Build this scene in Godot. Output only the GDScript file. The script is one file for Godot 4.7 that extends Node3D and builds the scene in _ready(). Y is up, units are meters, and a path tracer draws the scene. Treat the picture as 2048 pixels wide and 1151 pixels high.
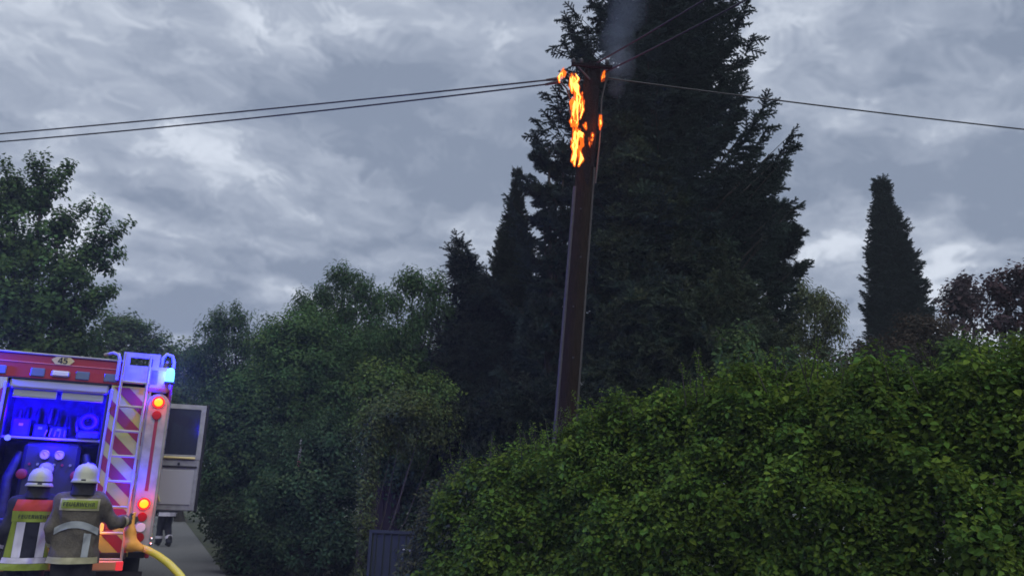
extends Node3D
# A wooden utility pole on fire above a hedge, a fire engine with its crew on the lane: overcast dusk.

const FOCAL := 1600.0            # focal length in pixels of a 2048 px wide frame
const PITCH := 14.45
const ROLL := 2.0
const EYE := Vector3(0, 1.7, 0)
const TURN := 24.0               # heading of lane and fire engine, degrees to the left of the view

var rng := RandomNumberGenerator.new()
var view := Basis()
var used := {}
var M := {}
var wrinkle := FastNoiseLite.new()

# ------------------------------------------------------------------ helpers
func at(px: float, py: float, depth: float) -> Vector3:
	var r: Vector3 = view * Vector3((px - 1024.0) / FOCAL, -(py - 575.5) / FOCAL, -1.0)
	return EYE + r * (depth / -r.z)

func ground_at(px: float, depth: float) -> Vector3:
	var p := at(px, 985.0 + (px - 1024.0) * 0.035, depth)
	return Vector3(p.x, 0, p.z)

func rnd(a: float, b: float) -> float:
	return rng.randf_range(a, b)

func ball() -> Vector3:
	while true:
		var v := Vector3(rnd(-1, 1), rnd(-1, 1), rnd(-1, 1))
		if v.length_squared() < 1.0 and v.length_squared() > 0.01:
			return v
	return Vector3.UP

func lin(r: float, g: float, b: float) -> Color:
	return Color(r, g, b).linear_to_srgb()

func mat(called: String, r: float, g: float, b: float, rough := 0.7, metal := 0.0) -> StandardMaterial3D:
	var m := StandardMaterial3D.new()
	m.resource_name = called
	m.albedo_color = lin(r, g, b)
	m.roughness = rough
	m.metallic = metal
	M[called] = m
	return m

func grain(m: StandardMaterial3D, freq: float, lo: Color, hi: Color, scale: Vector3, bump := 0.0, octaves := 5) -> void:
	var n := FastNoiseLite.new()
	n.seed = 7 + M.size()
	n.frequency = freq
	n.fractal_octaves = octaves
	var t := NoiseTexture2D.new()
	t.width = 512
	t.height = 512
	t.seamless = true
	t.noise = n
	var g := Gradient.new()
	g.set_color(0, lo)
	g.set_color(1, hi)
	t.color_ramp = g
	m.albedo_texture = t
	m.albedo_color = Color.WHITE
	m.uv1_triplanar = true
	m.uv1_world_triplanar = false
	m.uv1_scale = scale
	if bump > 0.0:
		var t2 := NoiseTexture2D.new()
		t2.width = 512
		t2.height = 512
		t2.seamless = true
		t2.noise = n
		m.heightmap_enabled = true
		m.heightmap_texture = t2
		m.heightmap_scale = bump

func leaf_mat(called: String, back: float, rough := 0.55) -> StandardMaterial3D:
	var m := mat(called, 1, 1, 1, rough)
	m.vertex_color_use_as_albedo = true
	m.cull_mode = BaseMaterial3D.CULL_DISABLED
	m.metallic_specular = 0.18
	if back > 0.0:
		m.backlight_enabled = true
		m.backlight = Color(back, back, back).linear_to_srgb()
	return m

func numbered(called: String) -> String:
	if not used.has(called):
		used[called] = 0
		return called
	used[called] += 1
	return "%s_%03d" % [called, used[called]]

func tag(o: Node, label: String, category := "", group := "", kind := "") -> Node:
	if label: o.set_meta("label", label)
	if category: o.set_meta("category", category)
	if group: o.set_meta("group", group)
	if kind: o.set_meta("kind", kind)
	return o

func thing(called: String, label: String, category: String, where := Vector3.ZERO, turn := 0.0, group := "") -> Node3D:
	var o := Node3D.new()
	o.name = numbered(called)
	add_child(o)
	o.position = where
	o.rotation.y = turn
	tag(o, label, category, group)
	return o

func put(called: String, mesh: Mesh, m: Material, parent: Node = self) -> MeshInstance3D:
	var o := MeshInstance3D.new()
	o.name = numbered(called) if parent == self else called
	o.mesh = mesh
	o.material_override = m
	parent.add_child(o, true)
	return o

func tool() -> SurfaceTool:
	var st := SurfaceTool.new()
	st.begin(Mesh.PRIMITIVE_TRIANGLES)
	return st

func tri(st: SurfaceTool, a: Vector3, b: Vector3, c: Vector3) -> void:
	st.add_vertex(a); st.add_vertex(b); st.add_vertex(c)

func quad(st: SurfaceTool, a: Vector3, b: Vector3, c: Vector3, d: Vector3) -> void:
	tri(st, a, b, c); tri(st, a, c, d)

# a box with chamfered edges, centre c, full size s
func box(st: SurfaceTool, c: Vector3, s: Vector3, ch := 0.0, basis := Basis()) -> void:
	var h := s * 0.5
	var k := minf(ch, minf(h.x, minf(h.y, h.z)) * 0.9)
	if k <= 0.0:
		var p := []
		for i in 8:
			p.append(c + basis * Vector3(h.x if i & 1 else -h.x, h.y if i & 2 else -h.y, h.z if i & 4 else -h.z))
		for f in [[0, 1, 3, 2], [5, 4, 6, 7], [4, 0, 2, 6], [1, 5, 7, 3], [2, 3, 7, 6], [4, 5, 1, 0]]:
			quad(st, p[f[3]], p[f[2]], p[f[1]], p[f[0]])
		return
	# convex hull by rings of chamfered corners
	var q := {}
	for i in 8:
		var sg := Vector3(1 if i & 1 else -1, 1 if i & 2 else -1, 1 if i & 4 else -1)
		q[[i, 0]] = c + basis * (sg * Vector3(h.x, h.y - k, h.z - k))
		q[[i, 1]] = c + basis * (sg * Vector3(h.x - k, h.y, h.z - k))
		q[[i, 2]] = c + basis * (sg * Vector3(h.x - k, h.y - k, h.z))
		facet(st, [q[[i, 0]], q[[i, 1]], q[[i, 2]]], c)
	for f in [[1, 3, 7, 5, 0], [0, 2, 6, 4, 0], [2, 3, 7, 6, 1], [0, 1, 5, 4, 1], [4, 5, 7, 6, 2], [0, 1, 3, 2, 2]]:
		facet(st, [q[[f[0], f[4]]], q[[f[1], f[4]]], q[[f[2], f[4]]], q[[f[3], f[4]]]], c)
	for e in [[0, 1, 1, 2], [2, 3, 1, 2], [4, 5, 1, 2], [6, 7, 1, 2], [0, 2, 0, 2], [1, 3, 0, 2], [4, 6, 0, 2], [5, 7, 0, 2], [0, 4, 0, 1], [1, 5, 0, 1], [2, 6, 0, 1], [3, 7, 0, 1]]:
		facet(st, [q[[e[0], e[2]]], q[[e[1], e[2]]], q[[e[1], e[3]]], q[[e[0], e[3]]]], c)

func facet(st: SurfaceTool, p: Array, inside: Vector3) -> void:
	var n: Vector3 = (p[1] - p[0]).cross(p[2] - p[0])
	if n.dot(p[0] - inside) > 0.0:
		p.reverse()
	for i in range(1, p.size() - 1):
		tri(st, p[0], p[i], p[i + 1])

func boxm(c: Vector3, s: Vector3, ch := 0.0, basis := Basis()) -> Mesh:
	var st := tool()
	box(st, c, s, ch, basis)
	return st.commit()

# a tube through pts with radii; smooth sides
func tube(st: SurfaceTool, pts: Array, radii: Array, sides := 8, caps := true) -> void:
	var rings := []
	var up := Vector3.UP
	var n := pts.size()
	for i in n:
		var d: Vector3 = (pts[mini(i + 1, n - 1)] - pts[maxi(i - 1, 0)]).normalized()
		if i == 0:
			up = Vector3.RIGHT if absf(d.y) > 0.9 else Vector3.UP
		var x := up.cross(d).normalized()
		up = d.cross(x).normalized()
		var ring := []
		for k in sides:
			var a := TAU * k / sides
			ring.append(pts[i] + (x * cos(a) + up * sin(a)) * radii[i])
		rings.append(ring)
	st.set_smooth_group(0)
	for i in n - 1:
		for k in sides:
			var k2 := (k + 1) % sides
			quad(st, rings[i][k], rings[i + 1][k], rings[i + 1][k2], rings[i][k2])
	if caps:
		st.set_smooth_group(-1)
		for k in range(1, sides - 1):
			tri(st, rings[0][0], rings[0][k], rings[0][k + 1])
			tri(st, rings[n - 1][0], rings[n - 1][k + 1], rings[n - 1][k])
	st.set_smooth_group(0)

func tubem(pts: Array, radii: Array, sides := 10, caps := true) -> Mesh:
	var st := tool()
	tube(st, pts, radii, sides, caps)
	st.generate_normals()
	return st.commit()

func rod(a: Vector3, b: Vector3, r: float, sides := 10) -> Mesh:
	return tubem([a, b], [r, r], sides)

# profile of [radius, height] turned round y, scaled in x and z
func lathe(st: SurfaceTool, prof: Array, sides: int, c := Vector3.ZERO, sx := 1.0, sz := 1.0) -> void:
	st.set_smooth_group(0)
	for i in prof.size() - 1:
		for k in sides:
			var a := TAU * k / sides
			var b := TAU * (k + 1) / sides
			var p0 := c + Vector3(cos(a) * prof[i][0] * sx, prof[i][1], sin(a) * prof[i][0] * sz)
			var p1 := c + Vector3(cos(b) * prof[i][0] * sx, prof[i][1], sin(b) * prof[i][0] * sz)
			var p2 := c + Vector3(cos(b) * prof[i + 1][0] * sx, prof[i + 1][1], sin(b) * prof[i + 1][0] * sz)
			var p3 := c + Vector3(cos(a) * prof[i + 1][0] * sx, prof[i + 1][1], sin(a) * prof[i + 1][0] * sz)
			quad(st, p0, p1, p2, p3)

func lathem(prof: Array, sides := 24, c := Vector3.ZERO, sx := 1.0, sz := 1.0) -> Mesh:
	var st := tool()
	lathe(st, prof, sides, c, sx, sz)
	st.generate_normals()
	return st.commit()

# a disc or short cylinder that faces +z
func disc(c: Vector3, r: float, depth: float, sides := 24, dome := 0.0) -> Mesh:
	var st := tool()
	var rings := [[r, 0.0], [r, depth * 0.7], [r * 0.93, depth], [r * 0.5, depth + dome * 0.7], [0.001, depth + dome]]
	st.set_smooth_group(-1)
	for i in rings.size() - 1:
		for k in sides:
			var a := TAU * k / sides
			var b := TAU * (k + 1) / sides
			quad(st, c + Vector3(cos(a) * rings[i][0], sin(a) * rings[i][0], rings[i][1]), c + Vector3(cos(a) * rings[i + 1][0], sin(a) * rings[i + 1][0], rings[i + 1][1]), c + Vector3(cos(b) * rings[i + 1][0], sin(b) * rings[i + 1][0], rings[i + 1][1]), c + Vector3(cos(b) * rings[i][0], sin(b) * rings[i][0], rings[i][1]))
	return st.commit()

# polygon in x/y pushed out in z from z0 to z1
func prism(st: SurfaceTool, poly: PackedVector2Array, z0: float, z1: float) -> void:
	var mid := Vector3.ZERO
	for p in poly:
		mid += Vector3(p.x, p.y, 0)
	mid = mid / poly.size() + Vector3(0, 0, (z0 + z1) * 0.5)
	var idx := Geometry2D.triangulate_polygon(poly)
	for i in range(0, idx.size(), 3):
		var a := poly[idx[i]]
		var b := poly[idx[i + 1]]
		var c := poly[idx[i + 2]]
		facet(st, [Vector3(a.x, a.y, z1), Vector3(b.x, b.y, z1), Vector3(c.x, c.y, z1)], Vector3(a.x, a.y, z0 - 1))
		facet(st, [Vector3(a.x, a.y, z0), Vector3(b.x, b.y, z0), Vector3(c.x, c.y, z0)], Vector3(a.x, a.y, z1 + 1))
	for i in poly.size():
		var a := poly[i]
		var b := poly[(i + 1) % poly.size()]
		var w := -1.0 if Geometry2D.is_polygon_clockwise(poly) else 1.0
		var out := Vector3(b.y - a.y, a.x - b.x, 0) * w
		facet(st, [Vector3(a.x, a.y, z0), Vector3(b.x, b.y, z0), Vector3(b.x, b.y, z1), Vector3(a.x, a.y, z1)], Vector3(a.x, a.y, z0) - out)

func prismm(poly: PackedVector2Array, z0: float, z1: float) -> Mesh:
	var st := tool()
	prism(st, poly, z0, z1)
	return st.commit()

func rect2(x0: float, y0: float, x1: float, y1: float) -> PackedVector2Array:
	return PackedVector2Array([Vector2(x0, y0), Vector2(x1, y0), Vector2(x1, y1), Vector2(x0, y1)])

func frame_mesh(x0: float, y0: float, x1: float, y1: float, w: float, z0: float, z1: float) -> Mesh:
	var st := tool()
	prism(st, rect2(x0, y0, x1, y0 + w), z0, z1)
	prism(st, rect2(x0, y1 - w, x1, y1), z0, z1)
	prism(st, rect2(x0, y0 + w, x0 + w, y1 - w), z0, z1)
	prism(st, rect2(x1 - w, y0 + w, x1, y1 - w), z0, z1)
	return st.commit()

func letters(words: String, height: float, depth: float) -> Mesh:
	var t := TextMesh.new()
	var f := SystemFont.new()
	f.font_names = PackedStringArray(["Droid Sans"])
	f.font_weight = 700
	t.font = f
	t.text = words
	t.font_size = 64
	t.pixel_size = height / 64.0 * 1.35
	t.depth = depth
	t.curve_step = 4.0
	return t

# ------------------------------------------------------------------ sky
func make_sky() -> Sky:
	var w := 3072
	var h := 1536
	var n1 := FastNoiseLite.new()
	n1.seed = 41
	n1.frequency = 1.0
	n1.fractal_octaves = 6
	n1.fractal_gain = 0.60
	n1.domain_warp_enabled = true
	n1.domain_warp_amplitude = 0.35
	n1.domain_warp_frequency = 0.9
	n1.domain_warp_fractal_octaves = 3
	var n2 := FastNoiseLite.new()
	n2.seed = 12
	n2.frequency = 0.33
	n2.fractal_octaves = 3
	var n3 := FastNoiseLite.new()
	n3.seed = 77
	n3.frequency = 3.1
	n3.fractal_octaves = 4
	n3.domain_warp_enabled = true
	n3.domain_warp_amplitude = 0.16
	n3.domain_warp_frequency = 2.0
	var data := PackedFloat32Array()
	data.resize(w * h * 3)
	var dark := Vector3(0.165, 0.200, 0.268)
	var mid := Vector3(0.258, 0.295, 0.368)
	var bright := Vector3(0.475, 0.515, 0.585)
	var below := Vector3(0.07, 0.08, 0.09)
	var i := 0
	for y in h:
		var el := PI * (0.5 - (y + 0.5) / h)
		if el < -0.02:
			for x in w:
				data[i] = below.x; data[i + 1] = below.y; data[i + 2] = below.z
				i += 3
			continue
		var se := sin(maxf(el, 0.0))
		var ce := cos(el)
		var k := 1.0 / (se + 0.26)
		for x in w:
			var az := TAU * (x + 0.5) / w
			var u := sin(az) * ce * k
			var v := cos(az) * ce * k
			# bands of cloud drawn out along one direction
			var a := u * 1.25 + v * 0.5
			var b := v * 1.45 - u * 0.60
			var big := n2.get_noise_2d(a, b)
			var c := n1.get_noise_2d(a, b)
			var t := clampf(0.46 + c * 1.55 + big * 0.60 + n3.get_noise_2d(a, b) * (0.45 + big * 0.9), 0.0, 1.0)
			var col := dark.lerp(mid, clampf(t * 1.9, 0.0, 1.0))
			var s := clampf((t - 0.46) * 1.55, 0.0, 1.0)
			col = col.lerp(bright, s * s * (3.0 - 2.0 * s))
			data[i] = col.x; data[i + 1] = col.y; data[i + 2] = col.z
			i += 3
	var im := Image.create_from_data(w, h, false, Image.FORMAT_RGBF, data.to_byte_array())
	var pm := PanoramaSkyMaterial.new()
	pm.panorama = ImageTexture.create_from_image(im)
	var s := Sky.new()
	s.sky_material = pm
	return s

# ------------------------------------------------------------------ foliage meshes
func leaf(st: SurfaceTool, p: Vector3, d: Vector3, n: Vector3, l: float, w: float, tone: float, fine := true) -> void:
	var s := d.cross(n).normalized()
	var up := s.cross(d).normalized()
	st.set_color(Color(tone, tone, tone))
	var tip := p + d * l - up * l * 0.12
	if fine:
		var m1 := p + d * l * 0.32 - up * w * 0.10
		var m2 := p + d * l * 0.68 - up * w * 0.14
		var a := p + d * l * 0.28 + s * w * 0.5 + up * w * 0.12
		var a2 := p + d * l * 0.62 + s * w * 0.40 + up * w * 0.06
		var b := p + d * l * 0.28 - s * w * 0.5 + up * w * 0.12
		var b2 := p + d * l * 0.62 - s * w * 0.40 + up * w * 0.06
		tri(st, p, a, m1); quad(st, a, a2, m2, m1); tri(st, a2, tip, m2)
		tri(st, p, m1, b); quad(st, m1, m2, b2, b); tri(st, m2, tip, b2)
	else:
		var a := p + d * l * 0.42 + s * w * 0.5 + up * w * 0.15
		var b := p + d * l * 0.42 - s * w * 0.5 + up * w * 0.15
		tri(st, p, a, tip); tri(st, p, tip, b)

# leaves round a short twig that runs along +y, about one metre of it at scale 1
func leaf_clump(sd: int, n: int, spread: float, l: float, w: float, droop: float, fine: bool) -> Mesh:
	rng.seed = sd
	var st := tool()
	for i in n:
		var t := (i + 0.5) / n
		var a := i * 2.4 + rnd(-0.5, 0.5)
		var out := Vector3(cos(a), 0, sin(a))
		var p := Vector3(0, (t - 0.5) * spread, 0) + out * rnd(0.1, 0.5) * spread * 0.8
		var d := (out + Vector3(0, rnd(-0.3, 0.5) - droop, 0) + ball() * 0.35).normalized()
		var nn := (Vector3.UP + ball() * 0.5 + out * 0.35).normalized()
		if absf(nn.dot(d)) > 0.9:
			nn = d.cross(Vector3.RIGHT).normalized()
		leaf(st, p, d, nn, l * rnd(0.7, 1.15), w * rnd(0.75, 1.1), rnd(0.7, 1.25), fine)
	return st.commit()

func needles(st: SurfaceTool, a: Vector3, b: Vector3, step: float, l: float, w: float, rows: int, ahead: float, flat := 0.0) -> void:
	var d := (b - a).normalized()
	var x := d.cross(Vector3.UP)
	x = (Vector3.RIGHT if x.length() < 0.05 else x).normalized()
	var y := x.cross(d).normalized()
	var n := int((b - a).length() / step)
	for i in n:
		var p := a.lerp(b, float(i) / n)
		for r in rows:
			var an := TAU * r / rows + i * 1.1 + rnd(-0.3, 0.3)
			var o := x * cos(an) + y * sin(an) * (1.0 - flat)
			var e := (o.normalized() + d * ahead).normalized()
			var side := e.cross(ball()).normalized() * w
			var tone := rnd(0.75, 1.2)
			st.set_color(Color(tone, tone, tone))
			tri(st, p - side, p + side, p + e * l * rnd(0.8, 1.15))

# spruce branchlet along +z, side twigs left and right, hanging a little
func spruce_spray(sd: int) -> Mesh:
	rng.seed = sd
	var st := tool()
	var end := Vector3(0, -0.02, 0.42)
	needles(st, Vector3.ZERO, end, 0.010, 0.042, 0.0095, 3, 0.9)
	for i in 7:
		var t := 0.08 + i * 0.12
		var s := 1.0 if i % 2 else -1.0
		var p := end * t
		var l := 0.19 * (1.0 - t * 0.6) * rnd(0.8, 1.2)
		needles(st, p, p + Vector3(s * l * 0.75, rnd(-0.07, 0.0), l * 0.75), 0.011, 0.040, 0.0095, 3, 0.9)
	return st.commit()

# tuft of long pine needles round the end of a shoot along +y
func pine_tuft(sd: int) -> Mesh:
	rng.seed = sd
	var st := tool()
	needles(st, Vector3(0, -0.10, 0), Vector3(0, 0.10, 0), 0.007, 0.085, 0.006, 5, 0.75)
	needles(st, Vector3(0.02, -0.08, 0), Vector3(0.11, 0.05, 0.03), 0.009, 0.08, 0.006, 4, 0.7)
	needles(st, Vector3(0, -0.08, 0.02), Vector3(-0.07, 0.06, 0.09), 0.009, 0.08, 0.006, 4, 0.7)
	return st.commit()

# dense soft spray of a yew or thuja, fans of short flat needles
func yew_spray(sd: int) -> Mesh:
	rng.seed = sd
	var st := tool()
	for k in 6:
		var a := rnd(0, TAU)
		var d := (Vector3(cos(a) * 0.6, rnd(0.0, 0.9), sin(a) * 0.6)).normalized()
		var p := Vector3(rnd(-0.04, 0.04), -0.08, rnd(-0.04, 0.04))
		needles(st, p, p + d * rnd(0.16, 0.28) + Vector3(0, -0.03, 0), 0.011, 0.040, 0.0065, 3, 0.7, 0.6)
	return st.commit()

func scatter(called: String, mesh: Mesh, m: Material, where: Array, tints: PackedColorArray, parent: Node) -> void:
	if where.is_empty():
		return
	var mm := MultiMesh.new()
	mm.transform_format = MultiMesh.TRANSFORM_3D
	mm.use_colors = true
	mm.mesh = mesh
	mm.instance_count = where.size()
	for i in where.size():
		mm.set_instance_transform(i, where[i])
		mm.set_instance_color(i, tints[i])
	var o := MultiMeshInstance3D.new()
	o.name = called
	o.multimesh = mm
	o.material_override = m
	parent.add_child(o, true)
	o.set_meta("kind", "stuff")

func facing(up: Vector3, spin: float, scale: float, where: Vector3) -> Transform3D:
	var y := up.normalized()
	var x := y.cross(Vector3(0.31, 0.2, 0.93)).normalized()
	var b := Basis(x, y, x.cross(y)) * Basis(Vector3.UP, spin)
	return Transform3D(b.scaled_local(Vector3.ONE * scale), where)

func along(z: Vector3, scale: float, where: Vector3, twist := 0.0) -> Transform3D:
	var d := z.normalized()
	var x := Vector3.UP.cross(d)
	x = (Vector3.RIGHT if x.length() < 0.05 else x).normalized()
	var b := Basis(x, d.cross(x), d) * Basis(Vector3.BACK, twist)
	return Transform3D(b.scaled_local(Vector3.ONE * scale), where)

# ------------------------------------------------------------------ trees
# a tree or shrub whose crown fills lobes given as [px, py, radius in px, depth offset]
func lobed(called: String, label: String, category: String, group: String, sd: int, root_px: float, depth: float, lobes: Array, o: Dictionary) -> Node3D:
	rng.seed = sd
	var base := ground_at(root_px, depth)
	var t := thing(called, label, category, base, 0.0, group)
	var per_m := FOCAL / depth
	var wood := tool()
	var meshes: Array = o.meshes
	var where := []
	var tints := []
	for k in meshes:
		where.append([])
		tints.append(PackedColorArray())
	var col: Color = o.color
	var size: float = o.get("size", 1.0)
	var dens: float = o.get("density", 60.0)
	var rag: float = o.get("ragged", 0.35)
	var low := Vector3(0, 1e9, 0)
	var mid := Vector3.ZERO
	var cs := []
	for l in lobes:
		var c: Vector3 = at(l[0], l[1], depth + (l[3] if l.size() > 3 else rnd(-0.25, 0.25) * l[2] / per_m)) - base
		cs.append(c)
		mid += c
		if c.y < low.y:
			low = c
	mid /= lobes.size()
	var fork := Vector3(mid.x * 0.5, maxf(0.4, low.y * 0.5), mid.z * 0.4)
	var tr: float = o.get("trunk", 0.12)
	tube(wood, [Vector3(0, -0.1, 0), fork * 0.5 + Vector3(rnd(-0.05, 0.05), 0, 0), fork], [tr * 1.25, tr, tr * 0.85], 8)
	var noise := FastNoiseLite.new()
	noise.seed = sd
	noise.frequency = 1.3
	for li in lobes.size():
		var c: Vector3 = cs[li]
		var r: float = lobes[li][2] / per_m
		var bend := (fork + c) * 0.5 + Vector3(rnd(-0.1, 0.1), -0.12 * (c - fork).length(), rnd(-0.1, 0.1))
		tube(wood, [fork - (c - fork).normalized() * tr * 0.3, bend, c], [tr * 0.6, tr * 0.36, tr * 0.16], 5)
		var tone0: float = rnd(0.8, 1.2)
		for b in 5:
			var e := c + ball().normalized() * r * 0.8
			tube(wood, [c, (c + e) * 0.5 + ball() * 0.1 * r, e], [tr * 0.16, tr * 0.1, 0.006], 4, false)
		var n := int(dens * r * r * 4.0 / (size * size))
		for i in n:
			var d := ball().normalized()
			var bump := 1.0 + rag * noise.get_noise_3dv((c + d * r) * 1.4) * 1.6
			var f := pow(rng.randf(), 0.45)
			var p := c + d * r * bump * f
			if p.y < 0.05:
				continue
			# nothing well inside another lobe
			var deep := false
			for lj in lobes.size():
				if lj != li and (p - cs[lj]).length() < lobes[lj][2] / per_m * 0.55:
					deep = true
					break
			if deep:
				continue
			place(where, tints, meshes, o, p, d, f, tone0, col, size)
	# shoots that break the outline: [px, py] tips
	for s in o.get("shoots", []):
		var tip: Vector3 = at(s[0], s[1], depth + rnd(-0.5, 0.5)) - base
		var near: Vector3 = cs[0]
		for c in cs:
			if (c - tip).length() < (near - tip).length():
				near = c
		var from := near.lerp(tip, 0.25)
		var bend := (from + tip) * 0.5 + Vector3(0, -0.1, 0) * (tip - from).length()
		tube(wood, [near, bend, tip], [tr * 0.14, tr * 0.09, 0.006], 4, false)
		var k := int((tip - from).length() / (size * 0.085)) + 4
		for i in k:
			var f := float(i) / k
			var p := from.lerp(bend, f).lerp(bend.lerp(tip, f), f)
			var w: float = o.get("shoot_width", 0.22) * (1.1 - f * 0.6)
			for j in 2:
				place(where, tints, meshes, o, p + ball() * w, (tip - from).normalized(), 0.9, 1.0, col, size * 0.92)
	put("trunk", finish(wood), M[o.get("bark", "bark")], t)
	for k in meshes.size():
		scatter("crown", meshes[k], M[o.leaf], where[k], tints[k], t)
	return t

func place(where: Array, tints: Array, meshes: Array, o: Dictionary, p: Vector3, d: Vector3, f: float, tone0: float, col: Color, size: float) -> void:
	var k := rng.randi() % meshes.size()
	var up: Vector3 = d * o.get("outward", 0.7) + Vector3(0, o.get("lift", 0.5), 0) + ball() * 0.7
	where[k].append(facing(up, rnd(0, TAU), size * rnd(0.75, 1.25), p))
	var v := tone0 * rnd(0.72, 1.28)
	var warm := rnd(-0.16, 0.16)
	tints[k].append(Color(col.r * v * (1.0 + warm), col.g * v, col.b * v * (1.0 - warm * 0.6)))

func finish(st: SurfaceTool) -> Mesh:
	st.generate_normals()
	return st.commit()

# a conifer of whorled branches; profile gives the branch length at a share of the height
func conifer(called: String, label: String, group: String, sd: int, base: Vector3, height: float, y0: float, profile: Array, o: Dictionary) -> Node3D:
	rng.seed = sd
	var t := thing(called, label, o.get("category", "tree"), base, 0.0, group)
	var wood := tool()
	var lean: Vector3 = o.get("lean", Vector3.ZERO)
	var tr: float = o.get("trunk", 0.2)
	tube(wood, [Vector3(0, -0.1, 0), Vector3(0, height * 0.5, 0) + lean * 0.25, Vector3(0, height * 0.98, 0) + lean], [tr, tr * 0.6, 0.012], 9)
	var meshes: Array = o.meshes
	var where := []
	var tints := []
	for k in meshes:
		where.append([])
		tints.append(PackedColorArray())
	var col: Color = o.color
	var size0: float = o.get("size", 1.0)
	var size := size0
	var y := y0
	var turn := 0.0
	while y < height:
		var sh := y / height
		size = size0 * (1.0 - o.get("taper", 0.2) * clampf((sh - 0.72) / 0.28, 0.0, 1.0))
		var axis := Vector3(0, y, 0) + lean * sh * sh
		var reach := 0.05
		for i in profile.size() - 1:
			if sh >= profile[i][0] and sh <= profile[i + 1][0]:
				reach = lerpf(profile[i][1], profile[i + 1][1], (sh - profile[i][0]) / (profile[i + 1][0] - profile[i][0]))
		var nb: int = o.get("around", 8)
		turn += 0.7
		for b in nb:
			var az := turn + TAU * b / nb + rnd(-0.3, 0.3)
			var out := Vector3(cos(az), 0, sin(az))
			var side := Vector3(-sin(az), 0, cos(az))
			var ln: float = maxf(0.1, reach * rnd(0.72, 1.12))
			var rise: float = o.get("rise", 0.1) + (sh - 0.5) * o.get("fan", 0.5)
			var droop: float = o.get("droop", 0.22)
			var tipup: float = o.get("tipup", 0.26)
			var start := axis + Vector3(0, rnd(-0.1, 0.1), 0)
			var pts := []
			for i in 7:
				var f := i / 6.0
				pts.append(start + out * ln * f + side * ln * 0.08 * sin(f * 3.0 + b) + Vector3(0, ln * (rise * f - droop * sin(f * PI * 0.85) + tipup * f * f * f), 0))
			tube(wood, [pts[0], pts[3], pts[6]], [0.012 + ln * 0.011, 0.007 + ln * 0.005, 0.004], 4, false)
			var v0 := rnd(0.8, 1.2)
			var step: float = o.get("gap", 0.10) * size
			var f := 0.12
			while f < 1.0:
				var g := f * 6.0
				var gi := mini(int(g), 5)
				var p: Vector3 = pts[gi].lerp(pts[gi + 1], g - gi)
				var dir: Vector3 = (pts[gi + 1] - pts[gi]).normalized()
				for s in [-1.0, 1.0]:
					var sp: Vector3 = dir * rnd(0.45, 0.9) + side * s * rnd(0.6, 1.0) * (1.1 - f * 0.5) + Vector3(0, rnd(-0.45, 0.1) - o.get("hang", 0.1), 0)
					var k := rng.randi() % meshes.size()
					where[k].append(along(sp, size * rnd(0.7, 1.15) * (1.15 - f * 0.35), p + ball() * 0.03, rnd(-0.6, 0.6)))
					var v := v0 * rnd(0.75, 1.25)
					tints[k].append(Color(col.r * v, col.g * v, col.b * v))
				f += step / ln
			var k := rng.randi() % meshes.size()
			where[k].append(along(pts[6] - pts[5], size * 0.8, pts[6] - (pts[6] - pts[5]) * 0.4))
			tints[k].append(Color(col.r * v0, col.g * v0, col.b * v0))
		y += o.get("step", 0.34) * rnd(0.85, 1.15)
	# leader
	for i in 5:
		where[0].append(along(Vector3(rnd(-0.2, 0.2), 1, rnd(-0.2, 0.2)), size * 0.8, Vector3(0, height - 0.15 * i, 0) + lean))
		tints[0].append(col)
	put("trunk", finish(wood), M.bark, t)
	for k in meshes.size():
		scatter("crown", meshes[k], M[o.leaf], where[k], tints[k], t)
	return t

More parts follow.
